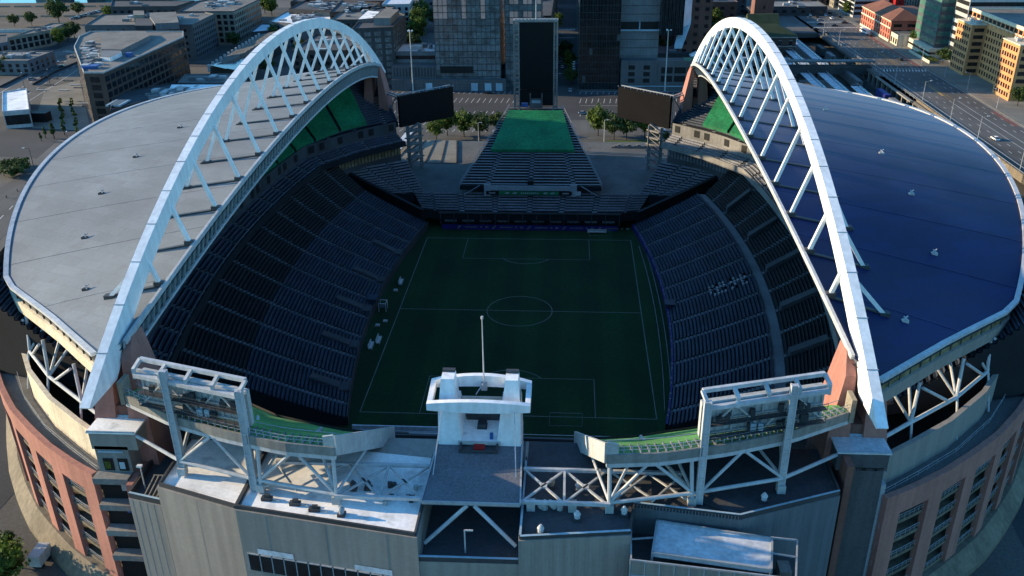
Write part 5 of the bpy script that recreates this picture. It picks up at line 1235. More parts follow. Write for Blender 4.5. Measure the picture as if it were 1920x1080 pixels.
a.box(49.2,49.8,271.3,272,31,35); a.box(49.2,49.8,271.3,272,56,60); a.build('balcony_band','glass_pale',t)
a=MB()
for k in range(20): a.box(39.2,60,271.9,272.05,8+4.4*k,8.25+4.4*k)
a.build('floor_lines','dark_bld',t)
a=MB(); a.hexa([(60.2,266,29),(72,266,29),(72,300,29),(60.2,300,29)],[(60.2,266,96),(72,266,96),(72,300,96),(60.2,300,96)]); a.build('lattice_block','glass',t)
a=MB()
for k in range(13): a.beam((60.4+.95*k,265.85,30),(60.4+.95*k+.8*(-1)**k,265.85,95),.12,.3)
a.build('fins','dark_bld',t)
a=MB(); a.hexa([(72.1,267,33),(77,276,33),(77,300,33),(72.1,300,33)],[(72.1,267,96),(77,276,96),(77,300,96),(72.1,300,96)]); a.hexa([(68,266,22),(72,266,22),(77,276,33),(72,276,33)],[(68,266.4,24),(72.2,266.4,24),(77.2,276,36),(72.2,276,36)]); a.build('pale_side','glass_pale',t)
for nm,lb,x0,x1,y0,y1,H in (('loading_podium','blue-grey podium with pale loading doors below the left glass tower',-85,-22,262.5,266,11),('retail_podium','blue-grey podium with dark openings behind the right video screen',40,92,263,272,16)):
    t=thing(nm,lb,'building',((x0+x1)/2,y0,0)); a=MB(); a.box(x0,x1,y0,y1 if x0>0 else 285 if False else y1,0,H if x0>0 else 6); 
    if x0<0: a.box(x0,-60.6,266.01,290,0,12.5)
    a.build('wall','cladding_dark',t)
    a=MB()
    for k in range(int((x1-x0)/2.2)): a.box(x0+2.2*k,x0+2.2*k+.08,y0-.04,y0,.2,(H if x0>0 else 6)-.2)
    for k in range(3): a.box(x0,x1,y0-.05,y0,1.8*k+1.6,1.8*k+1.68)
    a.build('panel_joint','steel_dark',t)
    if x0<0:
        for x in (-66,-41,-33.5,-27.5): a=MB(); a.box(x,x+3.6,y0-.1,y0,0,4.2); a.build('loading_door','glass_pale',t)
        a=MB(); 
        for k in range(14): a.box(-84+1.7*k,-83.2+1.7*k,265.9,266.0,6.8,11.8)
        a.build('louvre','dark_bld',t)
        a=MB(); a.box(-58,-40,265.4,265.9,9,12.6); a.build('dark_openings','black',t)
    else:
        for x in (44,52): 
            for z in (4.5,8,11.5): a=MB(); a.box(x,x+3.4,y0-.1,y0,z,z+2.2); a.build('window','black',t)
        for k in range(3):
            for z in (5,9.5): a=MB(); a.box(61.5+7*k,67.5+7*k,y0-.12,y0,z,z+3.2); a.build('window','black',t)
        a=MB(); a.box(44,86,262.9,263,2.4,2.8); a.build('band','glass_pale',t); a=MB(); a.box(73,92,262.8,263.1,16,18); a.build('glass_balustrade','glass_green',t)
        a=MB(); a.tube((80,268,16),(80,268,18.2),.15); a.hexa([(76.6,265,18),(83.6,265,18),(83.6,271.5,18),(76.6,271.5,18)],[(79.8,268,20.3),(80.4,268,20.3),(80.4,268.4,20.3),(79.8,268.4,20.3)]); a.build('tent_roof','roof_blue',t)
bld('small_roof_block','low white-banded building between the street trees and the glass tower',[(-86,276),(-61,276),(-61,300),(-84,300)],12.5,18,'grey_bld','roof_blue',[(0,1,9,0,2.)],clutter=5)
bld('brown_strip','narrow brown brick block at the top edge left of the glass tower',[(-64.5,300),(-58,300),(-58,330),(-64.5,330)],0,96,'brown_bld','roof_grey',[(0,24,3,1.2,1.8)])
bld('brick_apartments','brick apartment block behind the terraced tower at the top edge',[(78,330),(96,330),(96,360),(78,360)],0,70,'brick_dark','roof_grey',[(0,14,4.5,2.4,2.2)])
bld('street_block','grey street block behind the black scoreboard beside the side street',[(-22,320),(1,320),(1,440),(-22,440)],0,30,'brown_bld','roof_grey',[(1,7,6,2.4,2)],clutter=6)
bld('street_block','dark street block beyond the lattice tower beside the side street',[(18,320),(60,320),(60,440),(18,440)],0,26,'dark_bld','roof_grey',[(3,6,6,2.4,2)],clutter=8)
bld('street_block','low block farther up the side street on its left',[(-60,460),(1,460),(1,560),(-60,560)],0,22,'brown_bld','roof_tan',[(1,6,6,2.4,2),(0,5,5,2.4,2)],clutter=8)
bld('street_block','low block farther up the side street on its right',[(18,460),(80,460),(80,560),(18,560)],0,24,'grey_bld','roof_grey',[(3,6,6,2.4,2),(0,5,5,2.4,2)],clutter=8)
# station, clock tower and the right side
def hip(t,x0,x1,y0,y1,z,zr,m,ov=1.2,name='roof',ridge=None):
    x0-=ov;x1+=ov;y0-=ov;y1+=ov; k=(y1-y0)/2 if x1-x0>=y1-y0 else (x1-x0)/2
    a=MB()
    if x1-x0>=y1-y0: r0,r1=(x0+k,(y0+y1)/2,zr),(x1-k,(y0+y1)/2,zr)
    else: r0,r1=((x0+x1)/2,y0+k,zr),((x0+x1)/2,y1-k,zr)
    b=[(x0,y0,z),(x1,y0,z),(x1,y1,z),(x0,y1,z)]
    if x1-x0>=y1-y0: a.quad(b[0],b[1],r1,r0); a.quad(b[1],b[2],r1); a.quad(b[2],b[3],r0,r1); a.quad(b[3],b[0],r0)
    else: a.quad(b[0],b[1],r0); a.quad(b[1],b[2],r1,r0); a.quad(b[2],b[3],r1); a.quad(b[3],b[0],r0,r1)
    a.quad(*b[::-1]); return a.build(name,m,t)
t=bld('railway_station','dark brick railway station with a green hipped roof behind the right arch',[(100,352),(152,352),(152,374),(100,374)],0,13,'brown_bld','roof_grey',[(0,2,6.3,2.0,3.0,1.6,1.6)],par=0,sill='offwhite',glass='glass')
hip(t,100,152,352,374,13,19,'roof_green'); a=MB(); a.box(99.4,152.6,351.4,352,12.2,13); a.box(99.6,152.4,351.6,351.9,6.7,7); a.build('cornice','offwhite',t)
a=MB(); a.hexa([(126,372,13),(146,372,13),(146,392,13),(126,392,13)],[(126,381,22),(146,381,22),(146,383,22),(126,383,22)]); a.build('cross_gable','roof_green',t)
bld('station_wing','low wing of the station seen through the right arch',[(60,322),(112,322),(112,352),(60,352)],0,8,'dark_bld','roof_grey',[(0,1,5,3,3)],clutter=6)
t=bld('clock_tower','tall square red-brick clock tower shaft behind the crown of the right arch',[(133,396),(145.5,396),(145.5,408),(133,408)],0,80,'brick_dark','roof_tile',[(0,12,6,1.0,2.2)],cat='tower')
t=bld('brick_terminal','red brick terminal with pale trim and a tiled roof beside the avenue',[(212.5,366),(246,366),(246,428),(212.5,428)],7,20,'brick_red','roof_tile',[(3,3,4.6,1.7,2.4,1.,1.2),(0,3,8,5,1.8,1.,1.2)],par=0,glass='glass')
hip(t,212.5,232,366,428,20,25.5,'roof_tile',.9); a=MB(); a.box(212.1,212.5,365.6,428.4,15.1,15.9); a.box(211.9,212.5,365.5,428.5,19.3,20); a.box(212.2,212.5,365.8,428.2,7,8.6); a.build('cornice','cream',t)
t=bld('arcade_annex','cream arcade annex with three arches at the end of the brick terminal',[(213,352),(228,352),(228,365),(213,365)],7,13,'cream','roof_tan',[(3,1,4,2.6,3.2,.4,1.2)],clutter=0)
bld('rail_shed','long shed with a grey sloping roof behind the brick terminal',[(248,362),(330,362),(330,440),(248,440)],7,17,'grey_bld','roof_tan',[(0,2,5,2.5,2)],clutter=10)
t=bld('green_glass_office','office with stripes of green glass and a pale base beside the avenue',[(222.5,318),(258,318),(258,352),(222.5,352)],12.5,60,'cladding_dark','roof_grey',[(3,10,8,0,3.0,.4,.4),(0,10,4,0,2.4)],glass='glass_green')
a=MB(); a.box(219.5,262,315.5,354,7.1,12.45); a.build('stone_base','cream',t); a=MB(); a.box(219.4,262.1,315.4,354.1,9.2,10.4); a.build('base_window_band','glass',t)
bld('striped_office','dark office with white horizontal bands behind the orange brick building',[(228,294),(330,294),(330,312),(228,312)],7,56,'offwhite','roof_grey',[(3,11,6,0,2.2),(0,11,6,0,2.2)],glass='black')
for nm,lb,pl,H,fc in (('orange_brick_office','long orange brick office with a cream attic and grey roof, right edge',[(229,213),(300,213),(300,291),(229,291)],38,[(3,7,3.0,1.6,2.0,1,6),(0,7,4,2.2,2.0,1,6)]),):
    t=bld(nm,lb,pl,7,H,'brick_orange','roof_tan',fc,capm='cream'); 
    a=MB(); a.box(228.6,229,212.8,291.2,37.2,38.8); a.box(228.7,229,212.9,291.1,34.2,34.7); a.build('attic_cornice','cream',t)
    a=MB(); 
    for k in range(16): a.box(228.7,229,214+5*k,214.8+5*k,33,37.2)
    a.build('attic_pier','brick_orange',t)
    a=MB()
    for k in range(15): a.box(228.75,229.0,215.2+5*k,218.6+5*k,34.9,36.8)
    a.build('attic_window','glass',t)
    pent(t,[(262,214),(290,214),(290,236),(262,236)],38,44,'cream','roof_tan')
    for y0,y1,nm2 in ((270,289,'front_bay'),(214,232,'front_bay')):
        a=MB(); a.box(221.5,229,y0,y1,7,33); o=a.build('front_bay','brick_orange',t)
        for fl in range(7):
            for j in range(6):
                z=8.6+3.5*fl; y=y0+1.6+(y1-y0-2.0)*j/6; w_=MB(); w_.box(221.42,221.6,y,y+1.7,z,z+2.0); w_.build('window','glass',o)
        for fl in range(7):
            z=8.6+3.5*fl; w_=MB(); w_.box(223,228,y0-.08,y0,z,z+1.9); w_.build('window','glass',o)
        a=MB(); a.box(221.2,229,y0-.3,y1+.3,33,33.5); a.build('ledge','cream',o)
        a=MB(); 
        for k in range(5): a.box(223+random.random()*4,224.5+random.random()*4,y0+2+3*k,y0+3.6+3*k,33.5,34.8)
        a.build('roof_plant','offwhite',o)
bld('garage_block','wide pale-banded block at the top right corner beyond the orange building',[(262,330),(420,330),(420,400),(262,400)],7,40,'grey_bld','roof_grey',[(0,7,8,0,2.4)],glass='black',clutter=6)
bld('corner_shops','grey and white corner building with a red strip at the far end of the avenue',[(216,460),(240,460),(240,500),(216,500)],7,24,'offwhite','roof_tan',[(3,5,5,0,2),(0,4,4,0,2)],glass='glass')
bld('red_tower','narrow red building strip at the far end of the avenue',[(242,452),(248,452),(248,470),(242,470)],7,30,'red','roof_grey',[(0,5,3,1.4,2)])
bld('tan_rowhouse','tan row building at the far top of the avenue',[(214,506),(240,506),(240,560),(214,560)],7,22,'tan_bld','roof_tan',[(3,4,5,2,2),(0,4,5,2,2)])
bld('far_garage','dark block with a pale concrete bridge at the top edge beside the clock tower',[(152,470),(200,470),(200,500),(152,500)],7,13,'dark_bld','concrete',[(0,1,6,3,2)],clutter=4)
for i,(x0,x1,y0,y1,H,w,l) in enumerate(((-200,-120,470,540,18,'brown_bld','brown far block behind the loft building near the top edge'),(-110,-70,520,600,24,'grey_bld','grey far block at the top edge left of the trees'),(100,128,430,480,22,'brown_bld','far brown block beyond the station park trees'),(-330,-250,470,520,12,'grey_bld','low far grey shed by the waterfront cranes'))):
    bld('far_block',l,[(x0,y0),(x1,y0),(x1,y1),(x0,y1)],0,H,w,'roof_grey',[(0,4,6,2.6,2)],clutter=6)
# denser low blocks round the arena
ND=((-150,-118,300,352,14,'brown_bld','low brown block in the row behind the market hall'),(-145,-112,372,430,20,'dark_bld','dark block between the market hall and the tree-lined street'),(-170,-150,420,466,17,'tan_bld','small tan block right of the loft block'),(-300,-268,430,462,9,'tan_bld','low tan shed beyond the warehouse near the yard'),(-345,-312,300,330,8,'grey_bld','low grey shed between the waterfront roads'),(-52,-26,305,335,26,'brown_bld','brown infill block behind the left glass tower'),(100,130,300,318,7,'grey_bld','low grey annex left of the rail yard'),(64,98,382,424,18,'brown_bld','brown block between the terraced tower and the station grove'),(262,300,450,520,20,'tan_bld','tan block beyond the rail shed'),(310,380,450,540,26,'grey_bld','grey block beyond the rail shed, farther right'),(200,212,520,560,16,'brown_bld','brown corner block where the avenue leaves the picture'),(120,150,520,580,20,'dark_bld','dark block at the top edge behind the clock tower'),(-60,0,580,650,24,'dark_bld','dark block at the far end of the side street, left'),(20,90,580,650,26,'brown_bld','brown block at the far end of the side street, right'))
for i,(x0,x1,y0,y1,H,w,l) in enumerate(ND):
    bld('city_block',l,[(x0,y0),(x1,y0),(x1,y1),(x0,y1)],0 if x0<200 else 7,H,w,('roof_grey','roof_tan','roof_grey')[i%3],[(0,max(2,int(H/4)),4.4,2.2,1.9),(3 if x0>40 else 1,max(2,int(H/4)),5,2.2,1.9)],clutter=8)
# waterfront
struct('water',sheet([(-1400,600),(-330,600),(-290,1500),(-1400,1500)],.004),'water')
struct('quay',sheet([(-900,470),(-345,470),(-335,599),(-900,599)],.003),'yard_soil')
struct('waterfront_road',sheet([(-326.2,259.8),(-300.2,218.7),(-287.6,257.7),(-297.3,324.1),(-313.7,381.1),(-327.0,388.8),(-322.5,335.3)],.005),'asphalt_light')
struct('waterfront_road_far',sheet([(-328.1,272.9),(-336.1,319.2),(-339.8,370.0),(-337.3,408.8),(-344.5,415.0),(-351.0,370.0),(-350.2,308.4)],.004),'asphalt')
struct('plaza_shade_paving',sheet([(-250.8,140.9),(-203.7,134.3),(-219.9,179.8),(-263.0,211.7),(-287.0,197.9)],.003),'asphalt')
struct('plaza_path',sheet([(-246.0,184.0),(-214.7,179.9),(-274.9,287.0),(-284.8,266.7)],.007),'paving')
struct('south_road',sheet([(-210.0,70.1),(-177.4,36.7),(-188.7,93.9),(-206.2,158.1),(-222.2,164.6),(-210.8,106.0)],.005),'asphalt_light')
for k,q in enumerate(([(-268.1,232.6),(-267.0,233.8),(-217.6,175.3),(-221.7,164.6)],)): pass
for k,(a_,b_,l) in enumerate((((-700,575),(-345,575),'farthest pale barrier line across the waterfront yard'),((-700,520),(-350,520),'middle pale barrier line across the waterfront yard'))):
    o=MB(); 
    for j in range(18): x=a_[0]+(b_[0]-a_[0])*j/18; o.box(x,x+(b_[0]-a_[0])/18*.8,a_[1]-.3,a_[1]+.3,0,1.3)
    o=o.build('yard_barrier','tan_bld'); recentre(o,((a_[0]+b_[0])/2,a_[1],0)); tag(o,l,'barrier','waterfront yard barriers')
t=thing('ferry','white ferry moored on the bright water at the top left','ship',(-405,640,0))
a=MB(); a.hexa([(-440,634,0),(-372,634,0),(-366,646,0),(-440,646,0)],[(-442,633,4),(-366,633,4),(-360,646,4),(-442,646,4)]); a.build('hull','car_dark',t)
a=MB(); a.box(-436,-374,635,645,4,8); a.box(-424,-384,636,644,8,11); a.build('deckhouse','white',t); a=MB(); a.box(-410,-406,638,642,11,15); a.build('funnel','steel_dark',t); a=MB(); a.box(-435,-375,634.9,635,5,6.6); a.build('window_band','glass',t)
for i,(x,y,c) in enumerate(((-475,612,'grey_bld'),(-452,606,'steel_dark'),(-425,610,'steel_dark'),(-380,608,'grey_bld'))):
    t=thing('quay_shed','%s of four small quay sheds along the bright water'%ORDN[i],'shed',(x,y,0),'quay sheds'); a=MB(); a.box(x-7,x+7,y-3,y+3,0,5); a.build('wall',c,t); a=MB(); a.hexa([(x-7.4,y-3.4,5),(x+7.4,y-3.4,5),(x+7.4,y+3.4,5),(x-7.4,y+3.4,5)],[(x-7.4,y-.1,6.4),(x+7.4,y-.1,6.4),(x+7.4,y+.1,6.4),(x-7.4,y+.1,6.4)]); a.build('roof','roof_grey',t)
o=MB(); o.path([(-443.0,444.1)+(1.2,),(-369.9,448.0)+(1.2,)],.6,2.4); o=o.build('quay_wall','offwhite'); recentre(o,(-406.4,446.0)+(0,)); tag(o,'long pale barrier wall along the waterfront yard','wall')
o=MB(); o.path([(-311.4,266.4)+(.5,),(-314.6,293.8)+(.5,),(-314.1,319.3)+(.5,)],.5,1.4); o=o.build('median_wall','concrete_dark'); recentre(o,(-314.6,293.8)+(0,)); tag(o,'dark low barrier between the lanes of the waterfront road','wall')
o=MB(); o.path([(-295.7,273.2)+(.5,),(-300.3,304.1)+(.5,),(-301.4,335.3)+(.5,)],.5,1.2); o=o.build('plaza_wall','concrete_dark'); recentre(o,(-300.3,304.1)+(0,)); tag(o,'low dark wall between the waterfront road and the tree-lined plaza','wall')
wm=MB()
A0,A1=(-283.1,229.0),(-299.7,332.1)
dashes(wm,A0,A1,.35,.012,4,8); dashes(wm,(-295.0,244.0),(-315.5,359.2),.35,.012,4,8); stripm(wm,(-274.4,219.1),(-291.4,319.4),.3,.012); stripm(wm,(-302.5,241.5),(-312.1,301.1),.3,.012)
dashes(wm,(-188.7,55.1),(-206.0,134.2),.3,.012,4,6)
for k in range(12):
    x,y=(-330.3,371.8); stripm(wm,(x+2.2*k,y-1.0*k),(x+2.2*k+1,y-1.0*k+4),.7,.012)
struct('waterfront_marking',wm,'marking')
# sheltered bike racks and hut on the right plaza, slatted platform on the left
o=MB()
for k in range(14): o.box(33+1.2*k,33.9+1.2*k,136.5-.5*k,138-.5*k,0,.9)
for k in range(6): o.box(47+1.3*k,48+1.3*k,134-.3*k,135.2-.3*k,0,.9)
o=o.build('bike_rack','black'); recentre(o,(41,134,0)); tag(o,'dark row of bike racks lying across the sunlit paving right of the bleachers','bike rack')
o=MB(); 
for k in range(12): o.quad((30+1.3*k,126.5,9.3),(31.2+1.3*k,126.5,9.3),(31.1+1.3*k,127.6+.4*(k%2),9.3),(30.1+1.3*k,127.6,9.3)); o.box(30+1.3*k,31.2+1.3*k,126.5,127.5,9.2,9.9+.4*(k%3))
o=o.build('covered_pallets','concrete'); recentre(o,(38,127,9.2)); tag(o,'heap of white covered goods on the deck below the right video screen','goods')
t=thing('boardwalk','wooden slatted platform left of the bleachers with a pale gangway','platform',(-38,128,0)); a=MB()
a.prism([(-56,105),(-30,105),(-33,135),(-52,135)],9.21,9.5); a.build('decking','paving',t)
a=MB()
for k in range(5): a.beam((-54+6*k,105.3,9.6),(-51+4.4*k,134.7,9.6),.35,.3)
a.build('trim_rail','bark',t); a=MB(); a.hexa([(-57,118,10.5),(-53.6,118,10.5),(-51.6,138,12.5),(-54.6,138,12.5)],[(-57,118,10.9),(-53.6,118,10.9),(-51.6,138,12.9),(-54.6,138,12.9)]); a.build('gangway','roof_blue',t)
# ---- trees
PXL=[[(-260.0,236.2),(-257.0,230.9),(-254.0,225.8),(-251.1,220.7),(-248.2,215.8),(-245.4,210.9),(-242.6,206.2),(-239.9,201.5),(-237.3,196.9),(-234.7,192.5),(-232.1,188.1)],[(-253.8,236.3),(-249.8,229.2),(-245.8,222.3),(-241.9,215.7),(-238.1,209.2),(-234.4,202.8),(-230.9,196.7),(-227.4,190.6),(-224.0,184.8),(-220.7,179.1),(-217.4,173.5)]]
PKX=[(-394.2,507.5),(-393.9,511.0),(-393.7,514.5),(-393.4,518.1),(-393.1,521.6),(-392.8,525.2),(-392.6,528.9),(-392.3,532.5),(-392.0,536.2),(-391.7,539.9),(-391.4,543.7),(-391.1,547.5)]
BENCH=[(-286.2,273.3),(-271.0,273.4),(-265.1,266.9),(-283.4,260.2),(-238.8,225.1),(-242.2,230.7),(-292.5,289.7),(-270.5,260.4),(-280.5,284.2)]
WCAR=[(-292.3,240.5),(-294.3,257.6),(-304.0,286.8),(-299.3,292.5),(-315.8,335.3),(-313.3,352.2)]
def tree_proto(name,label,h,rx,rz,leafm,n_cl,seed,loc,cone=0,leaf=.8,per=30,group='trees',trunk=.3):
    random.seed(seed); t=thing(name,label,'tree',loc,group); x0,y0,z0=loc
    a=MB(); ct=h*.38
    a.tube((x0,y0,z0),(x0+.1,y0,z0+h*.55),trunk,trunk*.5,8); a.tube((x0+.1,y0,z0+h*.55),(x0,y0+.1,z0+h*.9),trunk*.5,trunk*.12,6)
    cl=[]
    for k in range(n_cl):
        while True:
            u,v,w=[random.uniform(-1,1) for _ in range(3)]
            if u*u+v*v+w*w<1 and u*u+v*v+w*w>.12: break
        f=1-cone*(w+1)/2; cl.append((u*rx*f,v*rx*f,h*.30+(w+1)/2*(h*.70)))
    for c in cl[::5]: a.tube((x0,y0,z0+max(h*.2,c[2]*.55)),(x0+c[0]*.8,y0+c[1]*.8,z0+c[2]*.95),trunk*.3,trunk*.08,5)
    a.build('trunk','bark',t)
    m_=MB()
    for c in cl:
        cr=rx*random.uniform(.22,.42)
        for k in range(per):
            d=V((random.gauss(0,1),random.gauss(0,1),random.gauss(0,.8))); d.normalize(); p=V((x0+c[0],y0+c[1],z0+c[2]))+d*cr*random.uniform(.6,1.05)
            nrm=(d+V((random.uniform(-.6,.6),random.uniform(-.6,.6),random.uniform(-.2,.9)))).normalized(); tx=nrm.orthogonal().normalized(); ty=nrm.cross(tx); s_=leaf*random.uniform(.55,1.1); an=random.random()*6.28
            ax=(tx*math.cos(an)+ty*math.sin(an))*s_*.5; ay=(ty*math.cos(an)-tx*math.sin(an))*s_*.5
            m_.quad(p-ax-ay*.6,p+ax*.7-ay,p+ax+ay*.7,p-ax*.6+ay)
    m_.build('crown',leafm,t); return t
G='trees beyond the bleachers'
ta=tree_proto('broadleaf_tree','tallest bright-topped tree by the left video screen, leftmost of its row',13,4.6,5,'leaf_a',60,1,(-43,175,0),group=G)
tb=tree_proto('broadleaf_tree','dark round tree just left of the bleachers, third in its row',12,4.9,5,'leaf_b',60,2,(-27.5,170,0),group=G)
tc=tree_proto('columnar_tree','bright yellow-green narrow tree in the side street beside the black scoreboard',17,3.2,8,'leaf_c',44,3,(11.5,290,0),cone=.5,group='street trees')
td=tree_proto('conifer','dark slim conifer on the left plaza, tallest of three',8,1.6,5,'leaf_b',26,4,(-224.7,165.4)+(0,),cone=.85,leaf=.5,group='plaza conifers')
te=tree_proto('shrub','rounded green shrub at the left edge below the plaza road',3.2,2.6,2,'leaf_b',22,5,(-219.7,125.1)+(0,),leaf=.6,per=24,group='plaza shrubs',trunk=.12)
tf=tree_proto('hedge_plant','yellow-green climber plant in the left planted strip, end nearest the stadium',2.6,1.2,1.5,'leaf_c',10,6,(-219.4,175.2)+(0,),leaf=.5,per=22,group='planted strips on the plaza',trunk=.08)
dup(ta,(-35,173,0),1.2,.95,'bright-topped tree second from the left in the row left of the bleachers'); dup(tb,(-19.5,178,0),.7,.85,'small tree tucked against the left edge of the bleachers')
dup(ta,(-47,168,0),2.2,.8,'lower tree half behind the left video screen')
for x,y,sc,pr,l in ((26,176,1.05,ta,'tall bright-topped tree nearest the right edge of the bleachers'),(33,170,1.0,tb,'broad dark tree second right of the bleachers'),(38.5,169,.95,tb,'dark tree third right of the bleachers on the lawn edge'),(47,173,1.05,ta,'tree with sunlit crown at the left edge of the right video screen'),(61,166,.8,ta,'small tree peeking out right of the right video screen post'),(51,168,.4,tb,'low round bush right of the lawn trees'),(55.5,167.5,.38,tb,'second low bush beside the right video screen post')):
    dup(pr,(x,y,0),x,sc,l)
for x,y,sc,pr,l in ((-97,430,1.5,ta,'large bright tree at the top of the gap right of the dark apartment block'),(-92,400,1.4,ta,'bright tree in the middle of the gap right of the dark apartment block'),(-101,380,1.3,tb,'dark tree against the side of the dark apartment block'),(-90,360,1.2,tb,'dark tree below the bright ones right of the apartment block'),(-98,335,1.0,ta,'sunlit low tree at the foot of the gap right of the apartment block'),(-80,325,.8,ta,'small sunlit tree behind the left light mast'),(-100,470,1.5,ta,'far bright tree at the top edge right of the apartment block'),(-86,455,1.4,tb,'far dark tree at the top edge next to the brown brick strip')):
    dup(pr,(x,y,0),x,sc,l)
for i,(x,y,sc,pr,l) in enumerate(((12,320,.9,tb,'dark street tree behind the bright one beside the lattice tower'),(9,345,1.0,tb,'dark tree farther up the side street'),(3,330,.9,tb,'dark tree on the left kerb of the side street'),(13,276,.8,tb,'dark tree at the foot of the bright street tree'),(2,450,1.0,ta,'far street tree by the upper crossing'),(100,420,1.4,tb,'dark park tree left of the clock tower'),(112,430,1.5,ta,'green park tree left of the clock tower'),(90,436,1.5,tb,'dark park tree at the top edge right of the terraced tower'),(122,450,1.5,ta,'green park tree at the top edge touching the clock tower'),(104,460,1.6,tb,'tall park tree at the top edge in the middle of the grove'),(82,410,1.2,tb,'park tree closest to the terraced tower'))):
    dup(pr,(x,y,0),x*1.3,sc,l)
for (px,sc,pr,l) in (((-242.5,535.1),1.3,ta,'bright tree in the street right of the loft block, upper one'),((-233.7,482.1),1.1,tb,'dark tree in the street below the bright one by the loft block'),((-232.2,521.1),1.2,ta,'bright tree behind the top of the left arch, beside the loft block'),((-224.0,424.8),1.0,tb,'dark tree between the loft block and the market hall'),((-215.9,384.7),.9,tb,'dark tree at the foot of the loft block'),((-392.6,484.2),1.6,tb,'lone dark tree on the waterfront yard'),((-346.0,408.8),.9,tb,'tree left of the warehouse by the waterfront road'),((-341.6,388.9),1.0,ta,'green tree beside the waterfront road bend'),((-347.7,421.4),1.0,tb,'tree touching the left end of the grey warehouse'),((-331.5,308.5),.8,tb,'tree at the left edge above the waterfront road'),((-331.4,301.0),.8,ta,'green tree cut by the left edge above the waterfront road'),((-332.6,319.2),.7,tb,'small tree beside the waterfront barrier'),((-422.5,472.2),.8,tb,'dark tree near the pale waterfront barrier, left one'),((-411.3,477.0),.9,tb,'dark tree near the pale waterfront barrier, right one')):
    dup(pr,px+(0,),px[0],sc,l)
for (px,l,sc) in (((-229.7,167.0),'smaller dark conifer left of the tallest on the plaza',.7),((-228.9,161.8),'round short conifer, leftmost of three on the plaza',.55),((-223.6,172.5),'slim conifer at the end of the planted strip',.8)): dup(td,px+(0,),1,sc,l)
for i,(px,l,sc) in enumerate((((-221.4,120.7),'rounded shrub second from the left in the planting bed',1.2),((-213.4,118.1),'shrub in the middle of the planting bed at the left edge',1.3),((-217.4,112.5),'dark shrub nearest the road in the bed at the left edge',1.3),((-211.8,109.9),'wide dark shrub in the lower planting bed',1.5),((-216.5,125.1),'shrub at the right end of the planting bed',1.1))): dup(te,px+(0,),i,sc,l)
for strip,(a_,b_) in enumerate((((113,192),(119,235)),((133,190),(144,252)))):
    for k in range(11):
        f=k/10; px=PXL[strip][k]
        dup(tf,px+(0,),k*1.1,.8+.25*((k*7)%3)/2,'%s climber plant from the far end of the %s planted strip on the plaza'%(ORDN[k],('left','right')[strip]))
bpy.data.objects.remove(tf.children[0]); [bpy.data.objects.remove(c) for c in list(tf.children)]; bpy.data.objects.remove(tf)
dup(ta,(-83.6,-110,0),.5,.75,'bright green tree at the bottom left corner beside the brick building'); dup(tb,(-88.5,-105,0),1.5,.6,'darker tree behind the bright one at the lower left edge')
for x,y,l in ((222.5,350,'round tree by the cream arcade annex'),(222,300,'dark tree at the end of the hedge by the striped office'),(224,292,'second dark tree beside the striped office corner'),(222,205,'green tree at the right edge below the orange building'),(214,470,'small tree at the far corner of the avenue')): dup(tb if y<340 else ta,(x,y,7.1),y,.75,l)
o=MB(); random.seed(5)
for k in range(900):
    x,y=random.uniform(217,221.5),random.uniform(303,330); z=7.3+random.random()*.9; a_=random.random()*6.3; o.quad((x,y,z),(x+.4*math.cos(a_),y+.4*math.sin(a_),z+.15),(x+.3,y+.3,z+.35),(x-.2,y+.2,z+.2))
o=o.build('hedge','leaf_c'); recentre(o,(219,316,7.1)); tag(o,'bright green hedge bed in front of the green glass office','hedge')
o=MB(); o.box(214.6,215.0,300,334,7.1,8.6); o=o.build('planter_wall','cream'); recentre(o,(215,317,7.1)); tag(o,'cream retaining wall below the hedge along the avenue','wall')
# ------------------------------------------------------------------ vehicles
def car(label,loc,rz,m,group='cars',van=0):
    L_,W,H=(4.6,1.85,1.5) if not van else (12,2.6,3.2)
    t=thing('parked_car' if not van else 'bus',label,'car' if not van else 'bus',(0,0,0),group)
    b=MB()
    if not van:
        prof=[(-2.3,.35),(-2.3,.8),(-1.5,.95),(2.2,.85),(2.3,.35)]; cab=[(-1.9,.92),(-1.3,1.48),(.5,1.5),(1.2,.92)]
    else: prof=[(-6,.4),(-6,3.0),(5.8,3.0),(6,1.4),(6,.4)]; cab=None
    def ext(mb,pr,w,w2=None): 
        w2=w2 or w; n=len(pr); mb.add([(x,-w/2,z) for x,z in pr]+[(x,w/2,z) for x,z in pr],[tuple(range(n)),tuple(range(2*n-1,n-1,-1))]+[(i,n+i,n+(i+1)%n,(i+1)%n) for i in range(n)])
    ext(b,prof,W); b.build('body',m,t)
    if cab:
        c=MB(); n=4; c.add([(x,-.85 if z<1 else -.65,z) for x,z in cab]+[(x,.85 if z<1 else .65,z) for x,z in cab],[(0,1,2,3),(7,6,5,4),(0,4,5,1),(2,6,7,3),(0,3,7,4)]); c.build('glasshouse','glass',t)
        c=MB(); c.box(-1.3,.5,-.64,.64,1.47,1.53); c.build('roof',m,t)
        wh=((-1.4,-.9),(-1.4,.9),(1.4,-.9),(1.4,.9)); wr=.33
    else:
        c=MB(); c.box(-5.5,5.6,-1.33,1.33,1.5,2.5); c.build('glasshouse','glass',t); wh=((-3.8,-1.25),(-3.8,1.25),(3.8,-1.25),(3.8,1.25)); wr=.5
    for x,y in wh: c=MB(); c.tube((x,y-.1,wr),(x,y+.1,wr),wr,wr,12); c.build('wheel','rubber',t)
    t.location=loc; t.rotation_euler=(0,0,rz); return t
c0=car('white car driving on the sunlit part of the avenue, casting a long shadow',(189,149,7.02),R(93),'car_white')
c1=car('dark car crossing the yellow hatched part of the avenue',(202,310,7.02),R(92),'car_dark')
